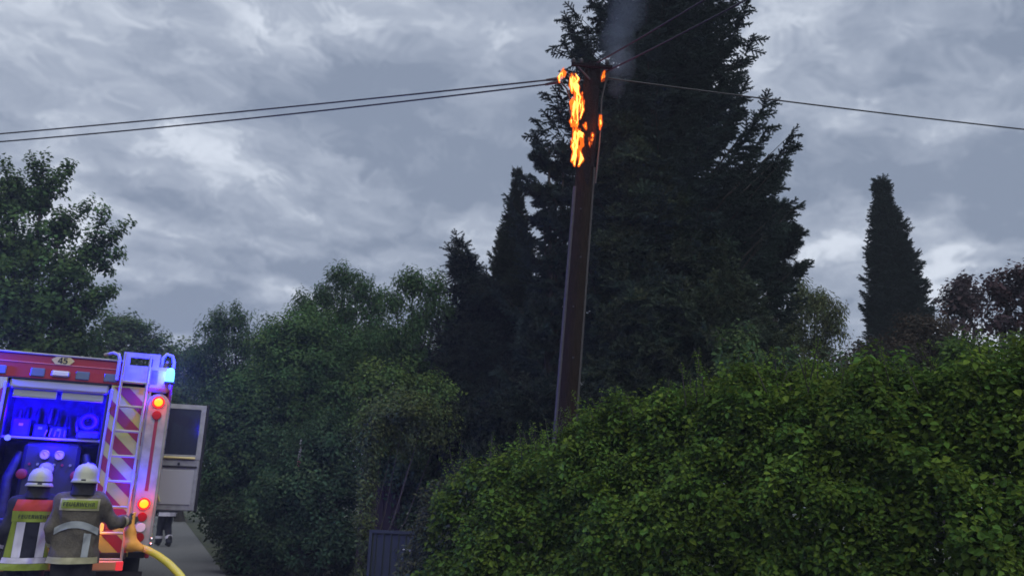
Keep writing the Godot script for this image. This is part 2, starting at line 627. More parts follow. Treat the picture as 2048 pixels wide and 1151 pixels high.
# a hedge along a row of [x, z, height, half width]; leaves lie over its skin and inside
func hedge(called: String, label: String, sd: int, row: Array, o: Dictionary) -> void:
	rng.seed = sd
	var base := Vector3(row[0][0], 0, row[0][1])
	var t := thing(called, label, "hedge", base, 0.0, "")
	var meshes: Array = o.meshes
	var where := []
	var tints := []
	for k in meshes:
		where.append([])
		tints.append(PackedColorArray())
	var noise := FastNoiseLite.new()
	noise.seed = sd
	noise.frequency = 0.8
	noise.fractal_octaves = 3
	var col: Color = o.color
	var total := 0.0
	for i in row.size() - 1:
		total += Vector2(row[i + 1][0] - row[i][0], row[i + 1][1] - row[i][1]).length()
	var wood := tool()
	for i in row.size() - 1:
		var a: Array = row[i]
		var b: Array = row[i + 1]
		var seg := Vector2(b[0] - a[0], b[1] - a[1])
		var nrm := Vector3(-seg.y, 0, seg.x).normalized()
		if nrm.z < 0:
			nrm = -nrm
		var n := int(o.density * seg.length() * (a[2] + 0.8) / (o.size * o.size))
		for j in n:
			var f := rng.randf()
			var h: float = lerpf(a[2], b[2], f)
			var w: float = lerpf(a[3], b[3], f)
			var c := Vector3(lerpf(a[0], b[0], f), 0, lerpf(a[1], b[1], f)) - base
			# walk over the front, the top and the back
			var u := rng.randf() * (h + w * 1.9)
			var q := Vector3.ZERO
			var out := Vector3.ZERO
			var soft := 0.0
			if u < h:
				var hy := u
				soft = clampf((hy - h * 0.30) / (h * 0.70), 0.0, 1.0)
				q = c + nrm * w * (1.0 - 0.62 * pow(soft, 1.7)) + Vector3(0, hy, 0)
				out = (nrm + Vector3(0, soft * 1.1, 0)).normalized()
			else:
				var g := (u - h) / (w * 1.9)
				q = c + nrm * w * (0.38 - 1.38 * g) + Vector3(0, h * (1.0 - 0.06 * g), 0)
				out = (Vector3.UP + nrm * (0.4 - g)).normalized()
			var bump: float = noise.get_noise_3dv(q * 1.2 + base) * o.lumps + noise.get_noise_3dv(q * 3.4) * o.lumps * 0.75
			q += out * (bump - pow(rng.randf(), 1.8) * 0.55)
			if rng.randf() < o.get("wild", 0.06) and u > h * 0.8:
				q += Vector3(rnd(-0.05, 0.05), rnd(0.0, 0.26), rnd(-0.05, 0.05))
			if q.y < 0.03:
				continue
			var k := rng.randi() % meshes.size()
			where[k].append(facing(out * 0.55 + Vector3(0, 0.6, 0) + ball() * 0.95, rnd(0, TAU), o.size * (rnd(0.5, 1.2) if rng.randf() < 0.85 else rnd(1.2, 1.6)), q))
			var patch := 1.0 + 0.35 * noise.get_noise_3dv(q * 0.9 + Vector3(9, 2, 4))
			var v := rnd(0.65, 1.3) * patch
			var warm := rnd(-0.2, 0.22)
			tints[k].append(Color(col.r * v * (1.0 + warm), col.g * v, col.b * v * (1.0 - warm)))
		# upright young shoots along the upper edge
		for j in int(seg.length() * o.get("sprouts", 0.0)):
			var f := rng.randf()
			var h: float = lerpf(a[2], b[2], f)
			var w: float = lerpf(a[3], b[3], f)
			var s0 := Vector3(lerpf(a[0], b[0], f), h - 0.12, lerpf(a[1], b[1], f)) - base + nrm * w * rnd(-0.5, 0.55)
			var dir := Vector3(rnd(-0.5, 0.5), 1.0, rnd(-0.4, 0.5)).normalized() * rnd(0.25, 0.60)
			tube(wood, [s0, s0 + dir * 0.5, s0 + dir], [0.006, 0.005, 0.002], 4, false)
			for e in 9:
				var k := rng.randi() % meshes.size()
				where[k].append(facing(dir * 2.0 + ball() * 0.8, rnd(0, TAU), o.size * rnd(0.45, 0.8) * (1.15 - e * 0.06), s0 + dir * (e + 0.5) / 9.0 + ball() * 0.03))
				var v := rnd(0.85, 1.25)
				tints[k].append(Color(col.r * v * 1.12, col.g * v * 1.08, col.b * v))
		var stems := int(seg.length() * 3.0) + 1
		for j in stems:
			var f := rng.randf()
			var c := Vector3(lerpf(a[0], b[0], f), -0.05, lerpf(a[1], b[1], f)) - base + ball() * Vector3(0.2, 0, 0.2)
			var h: float = lerpf(a[2], b[2], f)
			tube(wood, [c, c + Vector3(rnd(-0.2, 0.2), h * 0.5, rnd(-0.2, 0.2)), c + Vector3(rnd(-0.35, 0.35), h * 0.88, rnd(-0.35, 0.35))], [0.022, 0.014, 0.006], 5, false)
	put("stem", finish(wood), M.bark, t).set_meta("kind", "stuff")
	for k in meshes.size():
		scatter("foliage", meshes[k], M[o.leaf], where[k], tints[k], t)


# ------------------------------------------------------------------ bodies from joints
func cap_distance(p: Vector3, c: Array) -> float:
	var a: Vector3 = c[0]
	var ab: Vector3 = c[1] - a
	var l2 := ab.length_squared()
	var t := 0.0 if l2 < 1e-9 else clampf((p - a).dot(ab) / l2, 0.0, 1.0)
	return (p - a - ab * t).length() - lerpf(c[2], c[3], t)

func smin(a: float, b: float, k: float) -> float:
	var h := maxf(k - absf(a - b), 0.0) / k
	return minf(a, b) - h * h * k * 0.25

func field(p: Vector3, caps: Array, k: float, fold := 0.0) -> float:
	var d := 10.0
	for c in caps:
		d = smin(d, cap_distance(p, c), k)
	if fold > 0.0 and absf(d) < 0.08:
		d += fold * wrinkle.get_noise_3d(p.x, p.y * 0.7, p.z)
	return d

# surface nets over tapered capsules joined by a smooth minimum; cut flat below hem
func blob(caps: Array, cell: float, k: float, hem := -100.0, fold := 0.0) -> Mesh:
	var lo := Vector3.ONE * 1e9
	var hi := -lo
	for c in caps:
		var r: float = maxf(c[2], c[3]) + k * 0.5 + cell * 3.0
		lo = lo.min(c[0] - Vector3.ONE * r).min(c[1] - Vector3.ONE * r)
		hi = hi.max(c[0] + Vector3.ONE * r).max(c[1] + Vector3.ONE * r)
	var nx := int((hi.x - lo.x) / cell) + 2
	var ny := int((hi.y - lo.y) / cell) + 2
	var nz := int((hi.z - lo.z) / cell) + 2
	var f := PackedFloat32Array()
	f.resize(nx * ny * nz)
	f.fill(1.0)
	for c in caps:
		var r: float = maxf(c[2], c[3]) + k * 0.5 + cell * 2.5
		var a: Vector3 = ((c[0].min(c[1]) - Vector3.ONE * r - lo) / cell).floor().max(Vector3.ZERO)
		var b: Vector3 = ((c[0].max(c[1]) + Vector3.ONE * r - lo) / cell).ceil().min(Vector3(nx - 1, ny - 1, nz - 1))
		for z in range(int(a.z), int(b.z) + 1):
			for y in range(int(a.y), int(b.y) + 1):
				for x in range(int(a.x), int(b.x) + 1):
					var i := (z * ny + y) * nx + x
					f[i] = smin(f[i], cap_distance(lo + Vector3(x, y, z) * cell, c), k)
	for z in nz:
		for y in ny:
			var py := lo.y + y * cell
			for x in nx:
				var i := (z * ny + y) * nx + x
				if fold > 0.0 and absf(f[i]) < 0.08:
					f[i] += fold * wrinkle.get_noise_3d(lo.x + x * cell, py * 0.7, lo.z + z * cell)
				if hem > -50.0:
					f[i] = maxf(f[i], hem - py)
	var vi := PackedInt32Array()
	vi.resize(nx * ny * nz)
	vi.fill(-1)
	var st := tool()
	var count := 0
	var step := [1, nx, nx * ny]
	for z in nz - 1:
		for y in ny - 1:
			for x in nx - 1:
				var i := (z * ny + y) * nx + x
				var neg := 0
				for q in 8:
					if f[i + (q & 1) + ((q >> 1) & 1) * nx + (q >> 2) * nx * ny] < 0.0:
						neg += 1
				if neg == 0 or neg == 8:
					continue
				var sum := Vector3.ZERO
				var n := 0
				for q in 8:
					for ax in 3:
						if q & (1 << ax):
							continue
						var q2 := q | (1 << ax)
						var va := f[i + (q & 1) + ((q >> 1) & 1) * nx + (q >> 2) * nx * ny]
						var vb := f[i + (q2 & 1) + ((q2 >> 1) & 1) * nx + (q2 >> 2) * nx * ny]
						if (va < 0.0) != (vb < 0.0):
							var pa := Vector3(q & 1, (q >> 1) & 1, q >> 2)
							var pb := Vector3(q2 & 1, (q2 >> 1) & 1, q2 >> 2)
							sum += pa.lerp(pb, va / (va - vb))
							n += 1
				st.set_smooth_group(0)
				st.add_vertex(lo + (Vector3(x, y, z) + sum / n) * cell)
				vi[i] = count
				count += 1
	for z in range(1, nz - 1):
		for y in range(1, ny - 1):
			for x in range(1, nx - 1):
				var i := (z * ny + y) * nx + x
				for ax in 3:
					var a := f[i]
					var b := f[i + step[ax]]
					if (a < 0.0) == (b < 0.0):
						continue
					var s1: int = step[(ax + 1) % 3]
					var s2: int = step[(ax + 2) % 3]
					var c := [vi[i], vi[i - s1], vi[i - s1 - s2], vi[i - s2]]
					if c.has(-1):
						continue
					if a < 0.0:
						c.reverse()
					for e in [0, 1, 2, 0, 2, 3]:
						st.add_index(c[e])
	st.generate_normals()
	return st.commit()

# a piece of cloth sewn on the back: corners bl, br, tr, tl in x/y laid onto the figure from behind
func patch(caps: Array, k: float, corners: Array, arc := 0.0, nx := 14, ny := 4, off := 0.006, side := 1.0) -> Mesh:
	var st := tool()
	var g := []
	for j in ny + 1:
		var line := []
		for i in nx + 1:
			var u := float(i) / nx
			var v := float(j) / ny
			var q: Vector2 = corners[0].lerp(corners[1], u).lerp(corners[3].lerp(corners[2], u), v)
			q.y += arc * (1.0 - pow(u * 2.0 - 1.0, 2.0))
			var p := Vector3(q.x, q.y, 0.5 * side)
			for s in 40:
				var d := field(p, caps, k, 0.034) - off
				if d < 0.0015 or p.z * side < -0.2:
					break
				p.z -= side * d * 0.6
			line.append(p)
		g.append(line)
	st.set_smooth_group(0)
	for j in ny:
		for i in nx:
			quad(st, g[j][i], g[j + 1][i], g[j + 1][i + 1], g[j][i + 1])
	st.generate_normals()
	return st.commit()

# a strip round a limb
func band(a: Vector3, b: Vector3, ra: float, rb: float, m: Material, parent: Node, called := "reflective_band") -> void:
	put(called, tubem([a, b], [ra, rb], 18, false), m, parent)

func hand_caps(wrist: Vector3, dir: Vector3, thumb_side: Vector3) -> Array:
	var d := dir.normalized()
	var s := (thumb_side - d * thumb_side.dot(d)).normalized()
	var n := d.cross(s).normalized()
	var caps := [[wrist - d * 0.03, wrist + d * 0.03, 0.033, 0.036], [wrist + d * 0.03 - s * 0.022, wrist + d * 0.085 - s * 0.026, 0.022, 0.02], [wrist + d * 0.03 + s * 0.02, wrist + d * 0.085 + s * 0.024, 0.022, 0.02]]
	for i in 4:
		var o := s * (0.033 - i * 0.022)
		var ln: float = [0.07, 0.08, 0.074, 0.058][i]
		var k0 := wrist + d * 0.09 + o
		var k1 := k0 + (d * 0.8 + n * 0.4).normalized() * ln * 0.5
		var k2 := k1 + (d * 0.35 + n * 0.9).normalized() * ln * 0.45
		caps.append([k0, k1, 0.0115, 0.011])
		caps.append([k1, k2, 0.011, 0.0095])
	var t0 := wrist + d * 0.035 + s * 0.032
	var t1 := t0 + (d * 0.6 + s * 0.75).normalized() * 0.042
	var t2 := t1 + (d * 0.9 + s * 0.1 + n * 0.3).normalized() * 0.035
	caps.append([t0, t1, 0.014, 0.0125])
	caps.append([t1, t2, 0.0125, 0.0105])
	return caps

# a firefighter seen from behind, 1.81 m with helmet at scale 1, facing -z
func firefighter(label: String, where: Vector3, turn: float, scale: float, pose: Dictionary, look: Dictionary) -> Node3D:
	var L: Array = pose.left_arm
	var R: Array = pose.right_arm
	var LL: Array = pose.left_leg
	var RL: Array = pose.right_leg
	var body := [
		[Vector3(-0.06, 1.36, 0), Vector3(-0.06, 1.0, 0), 0.11, 0.105], [Vector3(0.06, 1.36, 0), Vector3(0.06, 1.0, 0), 0.11, 0.105],
		[Vector3(-0.15, 1.41, 0), Vector3(0.15, 1.41, 0), 0.06, 0.06], [Vector3(0, 1.42, 0.01), Vector3(0, 1.58, 0), 0.062, 0.058],
		[Vector3(0, 1.645, 0.01), Vector3(0, 1.70, 0), 0.092, 0.085], [Vector3(0, 1.60, -0.05), Vector3(0, 1.66, -0.06), 0.05, 0.06],
		[Vector3(0, 1.645, -0.115), Vector3(0, 1.625, -0.128), 0.012, 0.016], [Vector3(-0.093, 1.64, 0.005), Vector3(-0.096, 1.67, 0.01), 0.016, 0.018], [Vector3(0.093, 1.64, 0.005), Vector3(0.096, 1.67, 0.01), 0.016, 0.018],
		[Vector3(-0.18, 1.40, 0), L[0], 0.055, 0.045], [L[0], L[1], 0.045, 0.034], [Vector3(0.18, 1.40, 0), R[0], 0.055, 0.045], [R[0], R[1], 0.045, 0.034],
		[Vector3(-0.09, 0.95, 0), LL[0], 0.095, 0.062], [LL[0], LL[1], 0.058, 0.042], [Vector3(0.09, 0.95, 0), RL[0], 0.095, 0.062], [RL[0], RL[1], 0.058, 0.042]]
	var o := put("person", blob(body, 0.018, 0.05), M.skin)
	o.position = where
	o.rotation.y = turn
	o.scale = Vector3(0.92, 1.0, 0.95) * scale
	tag(o, label, "person", "firefighters at work on the lane")
	var jk := [
		[Vector3(-0.095, 1.35, 0.005), Vector3(-0.085, 1.05, 0), 0.140, 0.135], [Vector3(0.095, 1.35, 0.005), Vector3(0.085, 1.05, 0), 0.140, 0.135],
		[Vector3(-0.085, 1.05, 0), Vector3(-0.115, 0.72, 0), 0.135, 0.165], [Vector3(0.085, 1.05, 0), Vector3(0.115, 0.72, 0), 0.135, 0.165],
		[Vector3(0, 1.36, 0.01), Vector3(0, 0.72, 0.01), 0.155, 0.17], [Vector3(-0.17, 1.415, 0), Vector3(0.17, 1.415, 0), 0.085, 0.085], [Vector3(0, 1.44, 0), Vector3(0, 1.55, 0), 0.094, 0.092],
		[Vector3(-0.20, 1.40, 0), L[0], 0.085, 0.072], [L[0], L[1], 0.070, 0.056], [Vector3(0.20, 1.40, 0), R[0], 0.085, 0.072], [R[0], R[1], 0.070, 0.056]]
	put("jacket", blob(jk, 0.016, 0.06, 0.79, 0.034), M[look.jacket], o)
	var tr := [[Vector3(-0.095, 0.98, 0), LL[0], 0.130, 0.098], [LL[0], LL[1], 0.096, 0.088], [Vector3(0.095, 0.98, 0), RL[0], 0.130, 0.098], [RL[0], RL[1], 0.096, 0.088]]
	put("trousers", blob(tr, 0.018, 0.04, minf(LL[1].y, RL[1].y) - 0.02, 0.020), M[look.trousers], o)
	for leg in [LL, RL]:
		var an: Vector3 = leg[1]
		var toe: Vector3 = an + leg[2] * 0.2 + Vector3(0, -0.055, 0)
		put("boot", blob([[an + Vector3(0, 0.12, 0), an + Vector3(0, -0.04, 0), 0.066, 0.058], [an + Vector3(0, -0.055, 0) - leg[2] * 0.03, toe, 0.045, 0.040]], 0.015, 0.04), M.black_rubber, o)
		if look.has("leg_band"):
			var q: Vector3 = leg[0].lerp(leg[1], 0.62)
			var q2: Vector3 = leg[0].lerp(leg[1], 0.80)
			band(q, q2, 0.104, 0.101, M[look.leg_band], o)
	for arm in [L, R]:
		var d: Vector3 = arm[1] - arm[0]
		put("glove", blob(hand_caps(arm[1] + d.normalized() * 0.03, d, arm[2]), 0.007, 0.014), M.glove, o)
		if look.has("cuff"):
			band(arm[0].lerp(arm[1], 0.62), arm[0].lerp(arm[1], 0.86), 0.071, 0.067, M[look.cuff], o)
	var hm := put("helmet", lathem([[0.128, 1.612], [0.152, 1.606], [0.157, 1.614], [0.140, 1.640], [0.135, 1.655], [0.134, 1.70], [0.122, 1.748], [0.096, 1.784], [0.055, 1.805], [0.001, 1.812]], 32, Vector3.ZERO, 0.98, 1.14), M.helmet, o)
	put("ridge", blob([[Vector3(0, 1.66, 0.150), Vector3(0, 1.76, 0.115), 0.006, 0.010], [Vector3(0, 1.76, 0.115), Vector3(0, 1.812, 0.0), 0.010, 0.012], [Vector3(0, 1.812, 0.0), Vector3(0, 1.76, -0.115), 0.012, 0.008]], 0.006, 0.01), M.helmet, hm)
	put("buckle", boxm(Vector3(0, 1.635, 0.162), Vector3(0.05, 0.022, 0.012), 0.004), M.dark_metal, hm)
	for s in [-1.0, 1.0]:
		put("chin_strap", tubem([Vector3(s * 0.125, 1.63, 0.01), Vector3(s * 0.105, 1.57, -0.03), Vector3(s * 0.06, 1.535, -0.08)], [0.009, 0.009, 0.009], 6), M.black_rubber, hm)
	if look.has("helmet_strap"):
		put("strap", lathem([[0.1385, 1.646], [0.139, 1.656], [0.1375, 1.664]], 32, Vector3.ZERO, 0.98, 1.14), M.black_rubber, hm)
	# leather neck guard hanging from the back of the helmet
	var ng := tool()
	ng.set_smooth_group(0)
	var rows := [[0.126, 1.625], [0.122, 1.575], [0.126, 1.53], [0.140, 1.485]]
	for i in 3:
		for k in 20:
			var a := lerpf(-0.35, PI + 0.35, k / 20.0)
			var b := lerpf(-0.35, PI + 0.35, (k + 1) / 20.0)
			quad(ng, Vector3(cos(a) * rows[i][0], rows[i][1], sin(a) * rows[i][0] * 1.12), Vector3(cos(b) * rows[i][0], rows[i][1], sin(b) * rows[i][0] * 1.12), Vector3(cos(b) * rows[i + 1][0], rows[i + 1][1], sin(b) * rows[i + 1][0] * 1.12), Vector3(cos(a) * rows[i + 1][0], rows[i + 1][1], sin(a) * rows[i + 1][0] * 1.12))
	put("neck_guard", finish(ng), M.black_cloth, o)
	for p in look.get("patches", []):
		put(p.called, patch(jk, 0.06, p.q, p.get("arc", 0.0), 22, 8, p.get("off", 0.012)), M[p.m], o)
	for w in look.get("writing", []):
		var z := 0.0
		for dx in [-0.12, 0.0, 0.12]:
			var q := Vector3(dx, w.y, 0.5)
			for s in 40:
				var d := field(q, jk, 0.06, 0.034)
				if d < 0.018:
					break
				q.z -= d * 0.6
			z = maxf(z, q.z)
		var tm := put("lettering", letters(w.text, w.h, 0.004), M.dark_print, o)
		tm.position = Vector3(0, w.y, z + 0.014)
		tm.rotation.x = w.get("tilt", 0.0)
	return o

# ------------------------------------------------------------------ fire engine
func stripes(parent: Node, x0: float, x1: float, y0: float, y1: float, z: float, mirror: float) -> void:
	var area := rect2(x0, y0, x1, y1)
	var k := y0 - 1.0
	while k < y1 + 1.2:
		var rise := -0.95 * mirror * (x1 - x0)
		var para := PackedVector2Array([Vector2(x0, k), Vector2(x1, k + rise), Vector2(x1, k + rise + 0.165), Vector2(x0, k + 0.165)])
		for poly in Geometry2D.intersect_polygons(area, para):
			if poly.size() >= 3:
				put("chevron_stripe", prismm(poly, z, z + 0.003), M.red_film, parent)
		k += 0.33

func lamp_light(where: Vector3, color: Color, energy: float, size: float, parent: Node) -> void:
	var l := OmniLight3D.new()
	l.name = "lamp_light"
	l.light_color = color
	l.light_energy = energy
	l.light_size = size
	l.omni_range = 60.0
	l.omni_attenuation = 2.0
	l.shadow_enabled = true
	parent.add_child(l, true)
	l.position = where

func fire_engine(where: Vector3, turn: float) -> Node3D:
	var t := thing("fire_engine", "red fire engine seen from behind with open blue-lit pump bay and lit blue beacon", "fire engine", where, turn)
	# body shell: sides, roof, deck
	for s in [-1.0, 1.0]:
		put("side_wall", boxm(Vector3(s * 1.225, 1.95, -2.32), Vector3(0.05, 2.3, 4.5), 0.01), M.red_paint, t)
		for k in 3:
			var sh := put("side_shutter", boxm(Vector3(s * 1.255, 2.0, -0.95 - k * 1.35), Vector3(0.012, 1.75, 1.15), 0.004), M.aluminium, t)
			for q in 14:
				put("slat", boxm(Vector3(s * 1.262, 1.2 + q * 0.122, -0.95 - k * 1.35), Vector3(0.010, 0.105, 1.11), 0.004), M.aluminium, sh)
			put("handle_bar", boxm(Vector3(s * 1.275, 1.16, -0.95 - k * 1.35), Vector3(0.02, 0.03, 1.0), 0.006), M.steel, sh)
		put("side_stripe", boxm(Vector3(s * 1.256, 1.0, -2.32), Vector3(0.006, 0.16, 4.4)), M.yellow_film, t)
	put("body_roof", boxm(Vector3(0, 3.08, -2.32), Vector3(2.5, 0.06, 4.55), 0.012), M.red_paint, t)
	put("body_floor", boxm(Vector3(0, 0.84, -2.32), Vector3(2.4, 0.08, 4.5), 0.01), M.dark_metal, t)
	put("front_bulkhead", boxm(Vector3(0, 1.95, -4.55), Vector3(2.4, 2.2, 0.04)), M.red_paint, t)
	put("chassis", boxm(Vector3(0, 0.70, -3.6), Vector3(0.9, 0.2, 7.0), 0.02), M.dark_metal, t)
	# roof gallery and rack
	var rail := tool()
	for s in [-1.0, 1.0]:
		tube(rail, [Vector3(s * 1.15, 3.22, -0.3), Vector3(s * 1.15, 3.22, -4.4)], [0.02, 0.02], 8)
		for k in 5:
			tube(rail, [Vector3(s * 1.15, 3.10, -0.4 - k), Vector3(s * 1.15, 3.22, -0.4 - k)], [0.014, 0.014], 6)
	put("roof_rail", finish(rail), M.steel, t)
	# rear top panel
	var tp := put("top_panel", boxm(Vector3(-0.10, 2.99, -0.035), Vector3(1.50, 0.29, 0.07), 0.012), M.red_paint, t)
	put("edge_strip", boxm(Vector3(-0.10, 3.145, -0.02), Vector3(1.50, 0.022, 0.09), 0.006), M.white_paint, tp)
	put("seam_strip", boxm(Vector3(-0.10, 3.035, 0.004), Vector3(1.46, 0.012, 0.012), 0.003), M.rose_paint, tp)
	var em := tool()
	prism(em, PackedVector2Array([Vector2(-0.14, 3.09), Vector2(-0.09, 3.036), Vector2(0.06, 3.036), Vector2(0.11, 3.09), Vector2(0.06, 3.132), Vector2(-0.09, 3.132)]), 0.011, 0.016)
	var ep := put("number_plate", em.commit(), M.pale_yellow, tp)
	var num := put("number", letters("45", 0.075, 0.004), M.dark_print, ep)
	num.position = Vector3(-0.015, 3.085, 0.018)
	var lampbox := put("scene_lamp", boxm(Vector3(-0.015, 2.925, 0.02), Vector3(0.20, 0.075, 0.05), 0.015), M.white_paint, tp)
	put("lens", boxm(Vector3(-0.015, 2.925, 0.047), Vector3(0.17, 0.05, 0.01), 0.004), M.pale_glass, lampbox)
	for x in [-0.66, -0.26, 0.22, 0.53]:
		put("marker_lamp", boxm(Vector3(x, 2.925, 0.008), Vector3(0.15, 0.10, 0.024), 0.008), M.blue_grey, tp)
	# rolled-up shutter
	var hs := put("shutter_box", boxm(Vector3(0, 2.785, -0.05), Vector3(1.06, 0.12, 0.08), 0.02), M.pale_alu, t)
	put("shutter_lip", boxm(Vector3(0, 2.843, -0.02), Vector3(1.10, 0.012, 0.06), 0.003), M.dark_metal, hs)
	for s in [-1.0, 1.0]:
		var lf := put("shutter_leaf", boxm(Vector3(s * 0.255, 2.675, -0.075), Vector3(0.46, 0.085, 0.03), 0.008), M.pale_alu, t)
		put("shutter_edge", boxm(Vector3(s * 0.255, 2.628, -0.070), Vector3(0.46, 0.014, 0.04), 0.004), M.steel, lf)
		put("shutter_track", boxm(Vector3(s * 0.535, 1.8, -0.05), Vector3(0.035, 1.86, 0.06), 0.006), M.dark_metal, t)
	# bay: back, sides, ceiling, floor
	var bay := Node3D.new()
	bay.name = "pump_bay"
	t.add_child(bay)
	for s in [-1.0, 1.0]:
		put("bay_side", boxm(Vector3(s * 0.60, 1.85, -0.58), Vector3(0.04, 1.9, 0.98)), M.bay_blue_lit, bay)
	put("bay_back", boxm(Vector3(0, 1.85, -1.08), Vector3(1.24, 1.9, 0.03)), M.bay_blue_lit, bay)
	put("bay_ceiling", boxm(Vector3(0, 2.80, -0.60), Vector3(1.24, 0.03, 0.94)), M.bay_blue_lit, bay)
	put("bay_floor", boxm(Vector3(0, 0.93, -0.55), Vector3(1.24, 0.04, 1.0)), M.aluminium, bay)
	put("bay_shelf", boxm(Vector3(0, 2.17, -0.72), Vector3(1.14, 0.03, 0.66), 0.006), M.aluminium, bay)
	# upper shelf: boxes, hose ring, tools
	for b in [[-0.40, 2.30, 0.20, 0.22, 0.35], [-0.19, 2.27, 0.15, 0.16, 0.30], [0.02, 2.26, 0.18, 0.14, 0.32]]:
		var bx := put("equipment_box", boxm(Vector3(b[0], b[1], -0.72), Vector3(b[2], b[3], b[4]), 0.015), M.bay_blue_lit, bay)
		put("latch", boxm(Vector3(b[0], b[1] + 0.03, -0.72 + b[4] * 0.5 + 0.006), Vector3(0.05, 0.035, 0.012), 0.003), M.steel, bx)
	var ring := TorusMesh.new()
	ring.inner_radius = 0.055
	ring.outer_radius = 0.115
	var hr := put("hose_roll", ring, M.bay_blue_lit, bay)
	hr.position = Vector3(0.34, 2.40, -0.45)
	hr.rotation.x = PI / 2
	put("hose_roll_shelf", boxm(Vector3(0.36, 2.235, -0.50), Vector3(0.26, 0.10, 0.30), 0.02), M.bay_blue_lit, bay)
	for k in 5:
		put("valve_handle", rod(Vector3(-0.12 + k * 0.055, 2.20, -0.43), Vector3(-0.10 + k * 0.05, 2.28 + 0.02 * (k % 2), -0.41), 0.012, 8), M.steel, bay)
	rng.seed = 900
	for k in 9:
		var x := -0.50 + k * 0.115 + rnd(-0.02, 0.02)
		var y := rnd(2.34, 2.56)
		put("hung_nozzle", tubem([Vector3(x, y + 0.10, -0.98), Vector3(x, y, -0.95), Vector3(x + rnd(-0.02, 0.02), y - 0.10, -0.93)], [0.018, 0.030, rnd(0.016, 0.034)], 10), M.bay_blue_lit if k % 3 else M.steel, bay)
	for k in 4:
		var coil := TorusMesh.new()
		coil.inner_radius = 0.05 + 0.01 * (k % 2)
		coil.outer_radius = 0.105
		var ck := put("coiled_hose", coil, M.bay_blue_lit, bay)
		ck.position = Vector3(-0.45 + 0.02 * k, 1.02 + k * 0.062, -0.42)
	for k in 6:
		put("pipe_branch", tubem([Vector3(0.36 + 0.02 * (k % 2), 1.15 + k * 0.14, -0.40), Vector3(0.46, 1.18 + k * 0.14, -0.34), Vector3(0.52, 1.15 + k * 0.14, -0.30)], [0.022, 0.028, 0.024], 9), M.steel if k % 2 else M.bay_blue_lit, bay)
	# pump control panel
	var pan := put("pump_panel", boxm(Vector3(0.0, 1.72, -0.62), Vector3(0.62, 0.80, 0.42), 0.04), M.panel_blue_lit, bay)
	for g in [[-0.075, 1.975, 0.052], [0.085, 1.975, 0.052]]:
		var gg := put("gauge", disc(Vector3(g[0], g[1], -0.408), g[2], 0.022), M.dial, pan)
		put("gauge_rim", lathem([[g[2] * 1.12, 0.0], [g[2] * 1.12, 0.03], [g[2] * 0.96, 0.03]], 24), M.steel, gg)
		var rim: MeshInstance3D = gg.get_child(0)
		rim.position = Vector3(g[0], g[1], -0.406)
		rim.rotation.x = PI / 2
		put("needle", boxm(Vector3(g[0] - 0.008, g[1] + 0.008, -0.384), Vector3(0.006, 0.045, 0.004), 0.0, Basis(Vector3.BACK, 0.7)), M.red_film, gg)
	for k in 6:
		put("switch", disc(Vector3(-0.22 + k * 0.088, 1.86, -0.408), 0.016, 0.02, 12), M.steel if k % 2 else M.red_film, pan)
	for x in [-0.28, 0.30]:
		put("outlet_cap", disc(Vector3(x, 1.74, -0.405), 0.062, 0.05, 20, 0.01), M.red_film, pan)
	put("intake_cap", disc(Vector3(-0.03, 1.80, -0.405), 0.085, 0.06, 24, 0.02), M.white_paint, pan)
	for x in [-0.43, 0.45]:
		put("suction_pipe", tubem([Vector3(x, 0.95, -0.5), Vector3(x, 1.7, -0.5), Vector3(x * 0.8, 2.0, -0.55)], [0.06, 0.06, 0.05], 12), M.bay_blue_lit, bay)
	# light strips in the bay: glowing blue segments and the light they give
	for s in [-1.0, 1.0]:
		for k in 7:
			put("led_strip_light", boxm(Vector3(s * 0.572, 2.58 - k * 0.055, -0.20), Vector3(0.014, 0.034, 0.02), 0.004), M.blue_led, bay)
	put("panel_light", disc(Vector3(-0.47, 2.15, -0.20), 0.035, 0.02, 16), M.blue_led, bay)
	lamp_light(Vector3(-0.44, 2.45, -0.24), Color(0.12, 0.0, 1.0), 1.7, 0.08, bay)
	lamp_light(Vector3(0.44, 2.45, -0.24), Color(0.12, 0.0, 1.0), 1.7, 0.08, bay)
	lamp_light(Vector3(0.0, 2.12, -0.34), Color(0.12, 0.0, 1.0), 0.5, 0.08, bay)
	# columns either side of the opening
	for s in [-1.0, 1.0]:
		var cp := put("column_panel", boxm(Vector3(s * 0.785, 1.83, -0.03), Vector3(0.46, 2.02, 0.06), 0.006), M.yellow_film, t)
		var x0 := minf(s * 0.575, s * 0.99)
		var x1 := maxf(s * 0.575, s * 0.99)
		stripes(cp, x0, x1, 0.86, 2.82, 0.0015, s)
		put("opening_edge", boxm(Vector3(s * 0.563, 1.80, 0.012), Vector3(0.026, 1.98, 0.05), 0.008), M.white_paint, t)
		# rounded corner post with its lamps
		var post := tool()
		var pr := PackedVector2Array()
		for k in 13:
			var a := PI * k / 12.0
			pr.append(Vector2(s * 1.11 + cos(a) * 0.135, 2.62 + sin(a) * 0.15))
		pr.append(Vector2(s * 1.11 - 0.135, 0.96))
		pr.append(Vector2(s * 1.11 - 0.10, 0.88))
		pr.append(Vector2(s * 1.11 + 0.10, 0.88))
		pr.append(Vector2(s * 1.11 + 0.135, 0.96))
		prism(post, pr, -0.05, 0.07)
		var inner := PackedVector2Array()
		for q in pr:
			inner.append(Vector2(s * 1.11, 1.83) + (q - Vector2(s * 1.11, 1.83)) * Vector2(0.80, 0.975))
		prism(post, inner, 0.07, 0.095)
		var cpost := put("corner_post", post.commit(), M.white_paint, t)
		put("red_line", boxm(Vector3(s * 1.115, 2.02, 0.0965), Vector3(0.038, 0.86, 0.004)), M.red_film, cpost)
